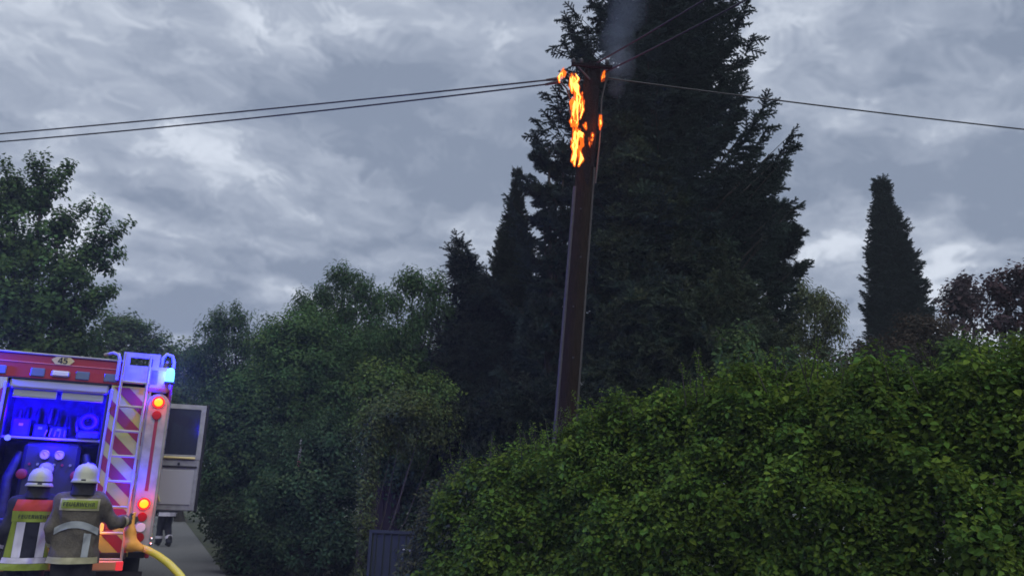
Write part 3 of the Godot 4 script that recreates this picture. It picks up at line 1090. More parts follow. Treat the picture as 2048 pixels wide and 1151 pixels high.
		for y in [2.66, 1.44]:
			var ln := put("tail_light", disc(Vector3(s * 1.11, y, 0.096), 0.072, 0.03), M.red_glow, cpost)
			put("light_core", disc(Vector3(s * 1.11, y, 0.124), 0.050, 0.014, 20, 0.008), M.amber_glow, ln)
		for y in [2.50, 1.285, 1.05]:
			put("reflector_lamp", disc(Vector3(s * 1.11, y, 0.096), 0.055, 0.022), M.dark_red_lens, cpost)
		put("reversing_lamp", disc(Vector3(s * 1.11, 1.165, 0.096), 0.055, 0.022), M.pale_glass, cpost)
		for q in [[-0.15, 1.08], [0.14, 1.03], [0.14, 0.97]]:
			put("reflector_bead", disc(Vector3(s * 1.11 + q[0], q[1], 0.02), 0.022, 0.06, 12, 0.012), M.chrome, cpost)
		# beacon housing and blue beacon
		var hb := put("beacon_housing", boxm(Vector3(s * 1.08, 2.95, -0.06), Vector3(0.30, 0.32, 0.22), 0.05), M.white_paint, t)
		var lens := tool()
		lathe(lens, [[0.001, 2.925], [0.05, 2.93], [0.053, 2.96], [0.051, 3.04], [0.042, 3.08], [0.02, 3.098], [0.001, 3.102]], 20, Vector3(s * 1.20, 0, 0.10))
		put("blue_beacon_light", finish(lens), M.blue_beacon, hb)
		put("beacon_foot", lathem([[0.06, 2.895], [0.06, 2.922], [0.001, 2.9245]], 18, Vector3(s * 1.20, 0, 0.10)), M.dark_metal, hb)
	for s in [-1.0, 1.0]:
		lamp_light(Vector3(s * 1.20, 3.01, 0.10), Color(0.03, 0.06, 1.0), 7.0, 0.05, t)
	lamp_light(Vector3(1.11, 2.66, 0.20), Color(1.0, 0.10, 0.03), 0.05, 0.06, t)
	lamp_light(Vector3(1.11, 1.44, 0.20), Color(1.0, 0.10, 0.03), 0.05, 0.06, t)
	# ladder on the right-hand panel
	var lad := Node3D.new()
	lad.name = "ladder"
	t.add_child(lad)
	for x in [0.66, 0.95]:
		put("ladder_rail", boxm(Vector3(x, 1.98, 0.13), Vector3(0.032, 2.52, 0.05), 0.010), M.white_paint, lad)
		for y in [1.2, 2.6]:
			put("standoff", boxm(Vector3(x, y, 0.055), Vector3(0.025, 0.03, 0.11), 0.004), M.steel, lad)
	for k in 8:
		put("rung", rod(Vector3(0.66, 0.80 + k * 0.297, 0.13), Vector3(0.95, 0.80 + k * 0.297, 0.13), 0.017), M.white_paint, lad)
	var strobe := put("blue_strobe_light", boxm(Vector3(1.005, 1.80, 0.025), Vector3(0.03, 0.22, 0.05), 0.01), M.blue_led, t)
	put("strobe_mount", boxm(Vector3(1.005, 1.80, -0.002), Vector3(0.045, 0.25, 0.012), 0.003), M.dark_metal, strobe)
	lamp_light(Vector3(0.90, 1.72, 0.22), Color(0.03, 0.08, 1.0), 0.22, 0.06, t)
	# head of the ladder: white gantry panel with a slot
	var gp := tool()
	prism(gp, rect2(0.64, 2.88, 1.06, 3.10), 0.02, 0.05)
	prism(gp, rect2(0.64, 3.10, 0.72, 3.20), 0.02, 0.05)
	prism(gp, rect2(0.98, 3.10, 1.06, 3.20), 0.02, 0.05)
	prism(gp, rect2(0.64, 3.20, 1.06, 3.26), 0.02, 0.05)
	put("gantry_panel", gp.commit(), M.white_paint, t)
	put("grab_rail", tubem([Vector3(0.60, 2.90, 0.06), Vector3(0.60, 3.16, 0.06), Vector3(0.58, 3.22, 0.05), Vector3(0.52, 3.24, 0.02), Vector3(0.42, 3.22, -0.1)], [0.02, 0.02, 0.02, 0.02, 0.02], 10), M.white_paint, t)
	put("grab_rail", tubem([Vector3(1.09, 3.10, -0.08), Vector3(1.09, 3.24, -0.08), Vector3(1.13, 3.295, -0.08), Vector3(1.20, 3.28, -0.09), Vector3(1.23, 3.20, -0.1), Vector3(1.23, 3.10, -0.1)], [0.022, 0.022, 0.022, 0.022, 0.022, 0.022], 10), M.white_paint, t)
	# step, bumper, amber reflectors given a glow of their own
	put("rear_step", boxm(Vector3(0, 0.83, 0.02), Vector3(2.0, 0.08, 0.06), 0.01), M.black_rubber, t)
	var bump := put("bumper_bar", boxm(Vector3(0, 0.735, 0.16), Vector3(1.96, 0.105, 0.08), 0.012), M.warm_lit_bar, t)  # orange-brown cast of warm light put into the bar colour
	for s in [-1.0, 1.0]:
		put("end_reflector_glow", boxm(Vector3(s * 0.94, 0.735, 0.204), Vector3(0.075, 0.10, 0.014), 0.004), M.red_end, bump)  # a reflector, no lamp: its red glow is added in the material
		put("mudflap", boxm(Vector3(s * 0.95, 0.42, -0.06), Vector3(0.5, 0.46, 0.02)), M.black_rubber, t)
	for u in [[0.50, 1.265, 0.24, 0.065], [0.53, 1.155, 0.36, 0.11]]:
		put("amber_reflector_glow", boxm(Vector3(u[0], u[1], 0.05), Vector3(u[2], u[3], 0.07), 0.02), M.amber_added_glow, t)  # glow added to stand for headlights thrown back; no lamp here
	lamp_light(Vector3(0.62, 1.12, 0.22), Color(1.0, 0.55, 0.18), 0.12, 0.06, t)  # added warm light, no lamp of the engine sits here
	# wheels
	for z in [-1.6, -5.6]:
		for s in [-1.0, 1.0]:
			var tyre := TorusMesh.new()
			tyre.inner_radius = 0.26
			tyre.outer_radius = 0.50
			var wh := Node3D.new()
			wh.name = "wheel"
			t.add_child(wh, true)
			wh.position = Vector3(s * 1.05, 0.50, z)
			wh.rotation.z = PI / 2
			put("tyre", tyre, M.black_rubber, wh)
			put("rim", lathem([[0.001, -0.02], [0.10, -0.04], [0.22, -0.06], [0.27, 0.05], [0.27, 0.10], [0.22, 0.04], [0.10, 0.06], [0.001, 0.06]], 24), M.steel, wh)
	# cab
	var cab := tool()
	var side := PackedVector2Array([Vector2(4.62, 0.72), Vector2(4.62, 3.06), Vector2(4.8, 3.12), Vector2(6.9, 3.12), Vector2(7.12, 3.0), Vector2(7.32, 2.0), Vector2(7.36, 0.6), Vector2(6.3, 0.6), Vector2(6.15, 1.02), Vector2(5.15, 1.02), Vector2(5.0, 0.72)])
	prism(cab, side, -1.22, 1.22)
	var cb := put("cab", cab.commit(), M.red_paint, t)
	cb.rotation.y = PI / 2
	for s in [-1.0, 1.0]:
		put("cab_window", boxm(Vector3(s * 1.222, 2.5, -5.9), Vector3(0.012, 0.75, 0.95), 0.004), M.dark_glass, t)
		put("cab_window", boxm(Vector3(s * 1.222, 2.5, -4.98), Vector3(0.012, 0.75, 0.6), 0.004), M.dark_glass, t)
	put("windscreen", boxm(Vector3(0, 2.5, -7.235), Vector3(2.2, 0.85, 0.02), 0.004, Basis(Vector3.RIGHT, -0.18)), M.dark_glass, t)
	# crew door standing open on the right side, its inside turned to the rear
	var door := Node3D.new()
	door.name = "crew_door"
	t.add_child(door)
	door.position = Vector3(1.22, 0, -5.35)
	door.rotation.y = deg_to_rad(-6.0)
	var y0 := 1.20
	var y1 := 3.13
	var wd := 0.80
	put("door_frame", frame_mesh(0.0, 2.12, wd, y1, 0.085, -0.03, 0.03), M.white_paint, door)
	put("door_glass", boxm(Vector3(wd * 0.5, 2.62, 0.0), Vector3(wd - 0.18, 0.86, 0.008)), M.dark_glass, door)
	put("door_panel", boxm(Vector3(wd * 0.5, (y0 + 2.12) * 0.5, 0.0), Vector3(wd, 2.12 - y0, 0.06), 0.02), M.white_paint, door)
	put("door_pocket", boxm(Vector3(wd * 0.5, 1.62, 0.04), Vector3(wd - 0.16, 0.62, 0.02), 0.01), M.grey_panel, door)
	put("door_ledge", boxm(Vector3(wd * 0.5, 1.99, 0.045), Vector3(wd - 0.08, 0.03, 0.035), 0.006), M.dark_metal, door)
	put("door_handle", rod(Vector3(0.16, 2.145, 0.055), Vector3(wd - 0.09, 2.145, 0.055), 0.024), M.hand_yellow, door)
	put("door_strap", rod(Vector3(0.10, 1.62, 0.07), Vector3(0.20, 1.36, 0.07), 0.018), M.hand_yellow, door)
	put("door_edge", boxm(Vector3(wd + 0.025, (y0 + y1) * 0.5, -0.02), Vector3(0.05, y1 - y0 + 0.03, 0.09), 0.012), M.black_rubber, door)
	put("door_lock", boxm(Vector3(wd * 0.55, 2.04, 0.04), Vector3(0.04, 0.045, 0.03), 0.006), M.dark_metal, door)
	return t

# ------------------------------------------------------------------ fire
func flame(label: String, px_path: Array, depth: float, r: float, sd: int) -> void:
	var p0 := at(px_path[0][0], px_path[0][1], depth)
	var o := thing("flame", label, "flame", p0, 0.0, "flames on the burning pole")
	var c := Curve3D.new()
	for q in px_path:
		c.add_point(at(q[0], q[1], depth) - p0)
	var ln := c.get_baked_length()
	var count := maxi(4, int(ln / 0.07 * (r / 0.04)))
	var out := []
	var core := []
	for i in count:
		rng.seed = sd * 31 + i
		var f := pow(rng.randf(), 1.1) * 0.84
		var l := ln * rnd(0.20, 0.45) + 0.06
		var side := Vector3(rnd(-1, 1), 0, rnd(-0.4, 0.5)) * r * 0.85
		var a := c.sample_baked(ln * f, true) + side
		var e := c.sample_baked(minf(ln, ln * f + l), true) + side * 0.6 + Vector3(rnd(-0.035, 0.035), rnd(0.0, 0.05), 0)
		var m := a.lerp(e, 0.4) + Vector3(rnd(-1, 1), 0, rnd(-0.4, 0.4)) * r * 0.45
		var w := r * rnd(0.20, 0.40)
		out.append([a, m, w * 0.6, w])
		out.append([m, e, w, 0.003])
		if i % 4 != 0:
			var fw := Vector3(0, 0, w * 0.9 + 0.012)
			core.append([a + fw, m + fw, w * 0.35, w * 0.55])
			core.append([m + fw, a.lerp(e, 0.85) + fw, w * 0.55, 0.002])
	var halo := []
	for q in out:
		halo.append([q[0], q[1], q[2] + 0.007, q[3] + 0.008])
	put("flame_veil", blob(halo, 0.012, 0.03, -100.0, 0.02), M.flame_veil, o).set_meta("kind", "stuff")
	put("outer_flame", blob(out, 0.009, 0.02, -100.0, 0.012), M.flame_orange, o).set_meta("kind", "stuff")
	put("inner_flame", blob(core, 0.008, 0.012, -100.0, 0.008), M.flame_yellow, o).set_meta("kind", "stuff")

func over(px: float, py: float, height: float) -> Vector3:
	var r: Vector3 = view * Vector3((px - 1024.0) / FOCAL, -(py - 575.5) / FOCAL, -1.0)
	return EYE + r * ((height - EYE.y) / r.y)

func wire(label: String, a: Vector3, b: Vector3, sag: float, r: float) -> void:
	var pts := []
	var radii := []
	for i in 25:
		var f := i / 24.0
		pts.append((b - a) * f - Vector3(0, sag * 4.0 * f * (1.0 - f), 0))
		radii.append(r)
	var o := put("overhead_wire", tubem(pts, radii, 7), M.cable)
	o.position = a
	tag(o, label, "wire", "overhead wires at the pole")

func ground_hit(px: float, py: float) -> Vector3:
	var r: Vector3 = view * Vector3((px - 1024.0) / FOCAL, -(py - 575.5) / FOCAL, -1.0)
	return EYE + r * (-EYE.y / r.y)
func make_materials() -> void:
	leaf_mat("broad_leaf", 0.6, 0.8)
	leaf_mat("hedge_leaf", 0.6, 0.75)
	leaf_mat("needle_leaf", 0.0, 0.8)
	mat("bark", 0.045, 0.036, 0.028, 0.9)
	grain(M.bark, 0.03, lin(0.020, 0.016, 0.012), lin(0.075, 0.062, 0.050), Vector3(2.2, 0.5, 2.2), 1.0)
	mat("earth", 0.05, 0.045, 0.03, 0.95)
	grain(M.earth, 0.02, lin(0.018, 0.022, 0.010), lin(0.060, 0.070, 0.028), Vector3(0.35, 0.35, 0.35), 2.0)
	mat("asphalt", 0.06, 0.06, 0.06, 0.85)
	grain(M.asphalt, 0.06, lin(0.075, 0.074, 0.072), lin(0.15, 0.148, 0.142), Vector3(0.6, 0.6, 0.6), 0.6)
	mat("pole_wood", 0.06, 0.045, 0.04, 0.85)
	grain(M.pole_wood, 0.035, lin(0.007, 0.0045, 0.0035), lin(0.034, 0.022, 0.016), Vector3(4.0, 0.25, 4.0), 1.2)
	M.pole_wood.metallic_specular = 0.2
	mat("charred_wood", 0.012, 0.010, 0.010, 0.95)
	grain(M.charred_wood, 0.04, lin(0.006, 0.005, 0.006), lin(0.028, 0.024, 0.028), Vector3(3.0, 1.2, 3.0), 2.0)
	mat("conduit", 0.16, 0.15, 0.16, 0.6)
	grain(M.conduit, 0.03, lin(0.048, 0.045, 0.047), lin(0.088, 0.083, 0.084), Vector3(3, 0.6, 3))
	M.conduit.metallic_specular = 0.2
	M.charred_wood.metallic_specular = 0.15
	mat("cable", 0.018, 0.018, 0.02, 0.6)
	mat("steel", 0.35, 0.36, 0.38, 0.35, 0.8)
	mat("aluminium", 0.42, 0.43, 0.45, 0.4, 0.6)
	mat("pale_alu", 0.34, 0.35, 0.37, 0.5, 0.1)
	mat("chrome", 0.75, 0.75, 0.78, 0.12, 1.0)
	mat("dark_metal", 0.03, 0.03, 0.034, 0.6, 0.3)
	mat("black_rubber", 0.014, 0.014, 0.015, 0.75)
	mat("black_cloth", 0.012, 0.011, 0.014, 0.9)
	mat("red_paint", 0.30, 0.014, 0.035, 0.4)
	mat("rose_paint", 0.55, 0.16, 0.20, 0.4)
	mat("white_paint", 0.62, 0.60, 0.60, 0.45)
	grain(M.white_paint, 0.012, lin(0.24, 0.235, 0.235), lin(0.38, 0.375, 0.375), Vector3(0.8, 0.8, 0.8))
	mat("grey_panel", 0.42, 0.41, 0.42, 0.6)
	mat("red_film", 0.24, 0.018, 0.045, 0.5)
	mat("yellow_film", 0.42, 0.43, 0.11, 0.5)
	mat("warm_lit_bar", 0.62, 0.27, 0.12, 0.5)  # warm light painted into the bumper colour
	mat("pale_yellow", 0.50, 0.42, 0.22, 0.5)
	mat("blue_grey", 0.10, 0.14, 0.24, 0.3)
	mat("bay_blue_lit", 0.34, 0.34, 0.37, 0.5)
	grain(M.bay_blue_lit, 0.012, lin(0.012, 0.014, 0.05), lin(0.06, 0.07, 0.22), Vector3(0.9, 0.9, 0.9))  # blue of the strip lights worked into the bay colour itself
	mat("panel_blue_lit", 0.02, 0.022, 0.06, 0.55)  # pump panel tinted with the same blue light
	mat("dial", 0.62, 0.45, 0.50, 0.4)
	mat("hand_yellow", 0.62, 0.50, 0.20, 0.5)
	mat("dark_print", 0.015, 0.02, 0.012, 0.8)
	mat("dark_red_lens", 0.22, 0.008, 0.012, 0.15)
	mat("pale_glass", 0.62, 0.62, 0.66, 0.12)
	mat("skin", 0.35, 0.22, 0.16, 0.6)
	mat("helmet", 0.36, 0.36, 0.28, 0.5)
	mat("glove", 0.05, 0.045, 0.04, 0.85)
	mat("olive_cloth", 0.085, 0.072, 0.052, 0.95)
	grain(M.olive_cloth, 0.05, lin(0.058, 0.050, 0.036), lin(0.115, 0.098, 0.072), Vector3(1.6, 1.6, 1.6), 0.4)
	mat("navy_cloth", 0.014, 0.014, 0.026, 0.95)
	mat("red_cloth", 0.36, 0.035, 0.025, 0.9)
	mat("lime_cloth", 0.19, 0.24, 0.03, 0.9)
	mat("silver_tape", 0.48, 0.45, 0.54, 0.4)
	mat("pale_tape", 0.28, 0.30, 0.30, 0.5)
	mat("straw_tape", 0.30, 0.28, 0.16, 0.6)
	mat("hose_yellow", 0.58, 0.50, 0.03, 0.6)
	grain(M.hose_yellow, 0.05, lin(0.46, 0.40, 0.02), lin(0.66, 0.58, 0.05), Vector3(2.5, 2.5, 2.5), 0.2)
	mat("orange_cloth", 0.75, 0.33, 0.05, 0.8)
	mat("gate_green", 0.014, 0.021, 0.021, 0.7)
	mat("post_wood", 0.08, 0.06, 0.045, 0.9)
	mat("maroon_board", 0.016, 0.007, 0.006, 0.85)
	for q in [["blue_led", 0.10, 0.12, 1.0, 2.0], ["blue_beacon", 0.16, 0.62, 1.0, 2.2], ["red_glow", 1.0, 0.02, 0.02, 0.9], ["amber_glow", 1.0, 0.42, 0.01, 1.6], ["amber_added_glow", 1.0, 0.46, 0.10, 1.0], ["red_end", 1.0, 0.04, 0.05, 0.6], ["flame_orange", 1.0, 0.19, 0.010, 1.3], ["flame_yellow", 1.0, 0.62, 0.10, 2.0]]:
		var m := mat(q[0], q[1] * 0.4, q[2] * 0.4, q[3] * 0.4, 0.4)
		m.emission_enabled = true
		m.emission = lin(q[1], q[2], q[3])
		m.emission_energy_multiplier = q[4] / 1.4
	var fvm := mat("flame_veil", 0.3, 0.05, 0.01, 1.0)
	fvm.emission_enabled = true
	fvm.emission = lin(1.0, 0.13, 0.01)
	fvm.emission_energy_multiplier = 0.55
	fvm.transparency = BaseMaterial3D.TRANSPARENCY_ALPHA
	fvm.albedo_color.a = 0.12
	M.flame_orange.transparency = BaseMaterial3D.TRANSPARENCY_ALPHA
	M.flame_orange.albedo_color.a = 0.6
	M.flame_orange.roughness = 1.0
	var g := mat("dark_glass", 0.03, 0.035, 0.06, 0.08)
	g.transparency = BaseMaterial3D.TRANSPARENCY_ALPHA
	g.albedo_color.a = 0.75

func _ready() -> void:
	rng.seed = 1
	wrinkle.seed = 5
	wrinkle.frequency = 4.5
	wrinkle.fractal_octaves = 3
	view = Basis.from_euler(Vector3(deg_to_rad(PITCH), 0, deg_to_rad(ROLL)))
	# camera
	var cam := Camera3D.new()
	cam.name = "camera"
	add_child(cam)
	cam.position = EYE
	cam.basis = view
	cam.fov = rad_to_deg(2.0 * atan(575.5 / FOCAL))
	var lens := CameraAttributesPhysical.new()
	lens.frustum_focal_length = 12.0 / (575.5 / FOCAL)
	lens.frustum_focus_distance = 4.0
	lens.exposure_aperture = 5.2
	lens.frustum_near = 0.05
	lens.frustum_far = 2000.0
	cam.attributes = lens
	cam.near = 0.05
	cam.far = 2000.0
	cam.current = true
	# overcast dusk sky
	var env := Environment.new()
	env.background_mode = Environment.BG_SKY
	env.sky = make_sky()
	env.background_energy_multiplier = 1.0
	env.tonemap_mode = Environment.TONE_MAPPER_LINEAR
	env.tonemap_exposure = 1.5
	env.sdfgi_enabled = true
	env.ssao_enabled = true
	env.ssil_enabled = true
	env.fog_enabled = true
	env.fog_density = 0.0013
	env.fog_light_color = Color(0.86, 0.90, 0.95)
	env.volumetric_fog_enabled = true
	env.volumetric_fog_density = 0.0
	var we := WorldEnvironment.new()
	we.name = "environment"
	we.environment = env
	add_child(we)
	var sun := DirectionalLight3D.new()
	sun.name = "sun"
	add_child(sun)
	sun.rotation_degrees = Vector3(-62, 25, 0)
	sun.light_energy = 0.5
	sun.light_angular_distance = 80.0
	sun.light_color = Color(0.97, 0.98, 1.0)
	sun.shadow_enabled = true
	make_materials()

	# ---------------------------------------------------------------- ground and lane
	var gst := tool()
	quad(gst, Vector3(-300, -0.02, 300), Vector3(-300, -0.02, -300), Vector3(300, -0.02, -300), Vector3(300, -0.02, 300))
	tag(put("ground", gst.commit(), M.earth), "", "", "", "structure")
	var head := Vector3(-sin(deg_to_rad(TURN - 1.0)), 0, -cos(deg_to_rad(TURN - 1.0)))
	var left := Vector3(head.z, 0, -head.x)
	var edge := ground_hit(452, 1151)
	var rs := tool()
	for i in 60:
		var a := edge + head * (i * 2.0 - 24.0)
		var b := edge + head * (i * 2.0 - 22.0)
		quad(rs, a, b, b + left * 4.6, a + left * 4.6)
	tag(put("road", rs.commit(), M.asphalt), "", "", "", "structure")

	# ---------------------------------------------------------------- foliage shapes
	var maple := [leaf_clump(11, 11, 0.30, 0.13, 0.11, 0.25, false), leaf_clump(12, 9, 0.26, 0.14, 0.11, 0.1, false)]
	var bushy := [leaf_clump(21, 14, 0.24, 0.085, 0.055, 0.15, false), leaf_clump(22, 12, 0.26, 0.09, 0.055, 0.3, false)]
	var droopy := [leaf_clump(31, 12, 0.34, 0.13, 0.045, 0.8, false), leaf_clump(32, 10, 0.36, 0.14, 0.05, 1.0, false)]
	var hazel := [leaf_clump(41, 7, 0.17, 0.082, 0.062, 0.35, true), leaf_clump(42, 6, 0.15, 0.088, 0.066, 0.5, true), leaf_clump(43, 8, 0.19, 0.075, 0.055, 0.2, true)]
	var privet := [leaf_clump(51, 13, 0.16, 0.045, 0.024, 0.1, false), leaf_clump(52, 11, 0.15, 0.05, 0.026, 0.2, false)]
	var spruce := [spruce_spray(61), spruce_spray(62)]
	var pine := [pine_tuft(71), pine_tuft(72)]
	var yew := [yew_spray(81), yew_spray(82)]

	# ---------------------------------------------------------------- conifers behind the pole
	var C_SPRUCE := Color(0.038, 0.058, 0.046)
	var C_YEW := Color(0.040, 0.056, 0.032)
	var C_PINE := Color(0.034, 0.050, 0.040)
	var sp := ground_at(1292, 17.0)
	conifer("spruce_tree", "tall dark spruce with layered upturned branches directly behind the burning pole", "conifers behind the hedge", 101, sp, 15.6, 1.6, [[0.0, 2.6], [0.30, 3.05], [0.50, 2.9], [0.66, 2.5], [0.80, 1.75], [0.92, 0.85], [1.0, 0.10]], {meshes = spruce, leaf = "needle_leaf", color = C_SPRUCE, size = 1.10, around = 10, step = 0.33, gap = 0.085, droop = 0.30, tipup = 0.34, hang = 0.25, lean = Vector3(0.55, 0, 0), trunk = 0.26})
	conifer("spire_tree", "slim dark spire of a young conifer left of the burning pole", "conifers behind the hedge", 102, ground_at(1012, 20.0), 10.15, 0.8, [[0.0, 1.4], [0.5, 0.95], [0.75, 0.48], [0.9, 0.16], [1.0, 0.02]], {meshes = spruce, leaf = "needle_leaf", color = C_YEW, size = 0.66, taper = 0.6, around = 10, step = 0.15, gap = 0.11, droop = 0.05, rise = 0.35, trunk = 0.12})
	conifer("columnar_tree", "lone columnar conifer with a blunt crooked top at the right", "conifers behind the hedge", 103, ground_at(1838, 25.0), 12.2, 0.8, [[0.0, 1.7], [0.5, 1.12], [0.6, 0.95], [0.75, 0.70], [0.87, 0.42], [0.93, 0.14], [1.0, 0.10]], {meshes = spruce, leaf = "needle_leaf", color = Color(0.030, 0.044, 0.036), size = 0.95, around = 10, step = 0.20, gap = 0.085, droop = 0.04, rise = 0.3, fan = 0.2, lean = Vector3(-0.30, 0, 0), trunk = 0.18})
	var yo := {meshes = yew, leaf = "needle_leaf", color = C_YEW, density = 230.0, size = 1.25, ragged = 0.5, trunk = 0.16, lift = 0.6}
	lobed("yew_tree", "broad soft-needled yew in front of the tall spruce, right of the pole", "tree", "conifers behind the hedge", 111, 1340, 14.6, [[1243, 262, 42], [1262, 335, 62], [1300, 430, 88], [1255, 520, 80], [1380, 530, 90], [1300, 640, 110], [1430, 650, 105], [1500, 720, 90], [1250, 760, 100], [1370, 800, 120], [1500, 830, 90], [1240, 880, 90]], yo)
	var po := {meshes = pine, leaf = "needle_leaf", color = C_PINE, density = 125.0, size = 1.15, ragged = 1.0, trunk = 0.14, outward = 0.9, lift = 0.35}
	var pl := po.duplicate()
	pl.shoots = [[1062, 312], [1072, 298], [1062, 378], [1066, 440]]
	pl.density = 70.0
	pl.shoot_width = 0.12
	lobed("pine_tree", "dark tufted pine standing just left of the burning pole", "tree", "conifers behind the hedge", 112, 1100, 16.0, [[1098, 330, 18], [1128, 325, 26], [1112, 395, 26], [1088, 440, 16], [1130, 455, 36], [1100, 520, 34], [1135, 570, 52], [1100, 620, 48], [1090, 690, 60]], pl)
	var pr := po.duplicate()
	pr.shoots = [[1606, 462], [1580, 412], [1600, 478], [1560, 352], [1545, 330]]
	lobed("pine_tree", "tufted pine whose crown ends right of the tall spruce", "tree", "conifers behind the hedge", 113, 1500, 17.5, [[1500, 380, 44], [1545, 430, 34], [1500, 450, 52], [1562, 480, 26], [1540, 520, 44], [1470, 520, 62], [1560, 560, 34], [1420, 440, 60]], pr)
	var jo := yo.duplicate()
	jo.color = Color(0.024, 0.034, 0.026)
	jo.density = 190.0
	jo.shoots = [[912, 466], [905, 490], [935, 500], [900, 530]]
	lobed("juniper_tree", "dark ragged conifer with a spiky tip, left end of the conifer group", "tree", "conifers behind the hedge", 114, 960, 18.0, [[930, 540, 34], [950, 600, 52], [985, 590, 36], [930, 690, 70], [1020, 690, 70], [1060, 750, 84], [960, 800, 90]], jo)
	jo.erase("shoots")
	lobed("yew_shrub", "black-green yew shrub at the foot of the burning pole", "shrub", "shrubs under the trees", 115, 1060, 13.4, [[1010, 850, 70], [1080, 830, 80], [960, 900, 70], [1160, 850, 80], [900, 860, 60], [1060, 920, 70]], jo)

	# ---------------------------------------------------------------- broadleaved trees
	var mo := {meshes = maple, leaf = "broad_leaf", color = Color(0.072, 0.128, 0.042), density = 75.0, size = 0.95, ragged = 1.0, trunk = 0.22, shoot_width = 0.26}
	var m1 := mo.duplicate()
	m1.shoots = [[62, 306], [88, 310], [35, 345], [148, 320], [118, 345], [190, 402], [208, 412], [258, 442], [230, 470], [253, 508], [222, 545], [5, 320], [205, 590], [235, 575]]
	lobed("maple_tree", "big dark maple above the fire engine at the left edge", "tree", "trees along the lane", 121, 40, 22.0, [[-60, 410, 80], [28, 400, 44], [82, 400, 36], [-20, 510, 84], [62, 500, 70], [122, 455, 34], [140, 540, 50], [180, 505, 24], [30, 610, 84], [118, 620, 60], [175, 600, 30], [-70, 640, 90], [60, 700, 70], [140, 690, 50]], m1)
	var m2 := mo.duplicate()
	m2.size = 0.9
	m2.density = 60.0
	m2.color = Color(0.078, 0.124, 0.052)
	lobed("lane_tree", "small loose tree behind the fire engine's ladder", "tree", "trees along the lane", 122, 265, 30.0, [[225, 655, 40], [265, 660, 34], [300, 690, 38], [250, 720, 60], [330, 720, 40], [190, 700, 50], [320, 790, 60], [250, 820, 70]], m2)
	var far := m2.duplicate()
	far.color = Color(0.065, 0.110, 0.046)
	lobed("lane_tree", "far dark tree closing the lane beyond the open cab door", "tree", "trees along the lane", 123, 370, 38.0, [[352, 720, 30], [385, 712, 34], [360, 780, 60], [410, 770, 50], [340, 860, 70], [400, 870, 60], [300, 920, 50], [370, 950, 60]], far)
	var bo := {meshes = bushy, leaf = "broad_leaf", color = Color(0.078, 0.142, 0.046), density = 150.0, size = 0.95, ragged = 0.5, trunk = 0.10}
	var d1 := {meshes = droopy, leaf = "broad_leaf", color = Color(0.062, 0.113, 0.042), density = 95.0, size = 0.95, ragged = 1.1, trunk = 0.10, outward = 0.3, lift = 0.9}
	var d1a := d1.duplicate()
	d1a.shoots = [[425, 622], [470, 602], [440, 610], [492, 625], [405, 655]]
	lobed("willow_tree", "small tree with hanging leaves at the far end of the green bank", "tree", "trees on the green bank", 131, 470, 25.0, [[445, 652, 28], [478, 645, 24], [430, 690, 40], [490, 690, 44], [540, 680, 40], [400, 730, 36], [450, 760, 60], [520, 770, 60]], d1a)
	var d2 := d1.duplicate()
	d2.shoots = [[690, 528], [660, 545], [600, 585], [640, 570], [720, 545], [745, 560], [592, 600], [770, 580]]
	lobed("willow_tree", "feathery drooping tree topping the green bank", "tree", "trees on the green bank", 132, 690, 21.5, [[685, 562, 28], [650, 595, 30], [715, 580, 32], [615, 620, 28], [690, 630, 52], [745, 610, 34], [640, 660, 50], [740, 680, 60]], d2)
	var d3 := d1.duplicate()
	d3.color = Color(0.072, 0.131, 0.046)
	d3.shoots = [[822, 535], [805, 548], [790, 560], [880, 545], [845, 552]]
	lobed("lane_tree", "mid-green tree between the feathery tree and the conifers", "tree", "trees on the green bank", 133, 840, 19.5, [[825, 570, 26], [870, 580, 34], [790, 600, 30], [840, 640, 56], [900, 620, 40], [800, 690, 60], [870, 720, 70]], d3)
	var b1 := bo.duplicate()
	lobed("round_shrub", "large rounded soft green shrub in the middle of the bank", "shrub", "shrubs on the green bank", 141, 610, 19.5, [[560, 690, 60], [620, 660, 62], [585, 750, 80], [670, 730, 80], [520, 780, 70], [640, 810, 80]], b1)
	var b2 := bo.duplicate()
	b2.color = Color(0.058, 0.102, 0.044)
	lobed("bank_shrub", "dark bluish shrub beside the open cab door", "shrub", "shrubs on the green bank", 142, 470, 19.0, [[440, 830, 60], [500, 850, 70], [460, 920, 70], [540, 910, 70], [430, 990, 50], [500, 1000, 70]], b2)
	lobed("bank_shrub", "dark low shrub around the striped marker pole", "shrub", "shrubs on the green bank", 143, 600, 16.6, [[590, 900, 60, 1.4], [650, 890, 62], [560, 990, 62], [640, 980, 70], [690, 950, 60], [590, 1070, 62], [670, 1070, 64], [520, 1080, 56]], b2)
	var b3 := bo.duplicate()
	b3.color = Color(0.111, 0.175, 0.044)
	var ha := {meshes = privet, leaf = "hedge_leaf", color = Color(0.090, 0.120, 0.040), density = 420.0, size = 1.2, ragged = 0.3, trunk = 0.02}
	lobed("pale_shrub", "yellowish green shrub showing above the clipped hedge arch", "shrub", "shrubs on the green bank", 149, 790, 16.0, [[745, 770, 44], [800, 765, 46], [850, 785, 42], [765, 830, 56], [835, 850, 56], [890, 800, 40]], b3)
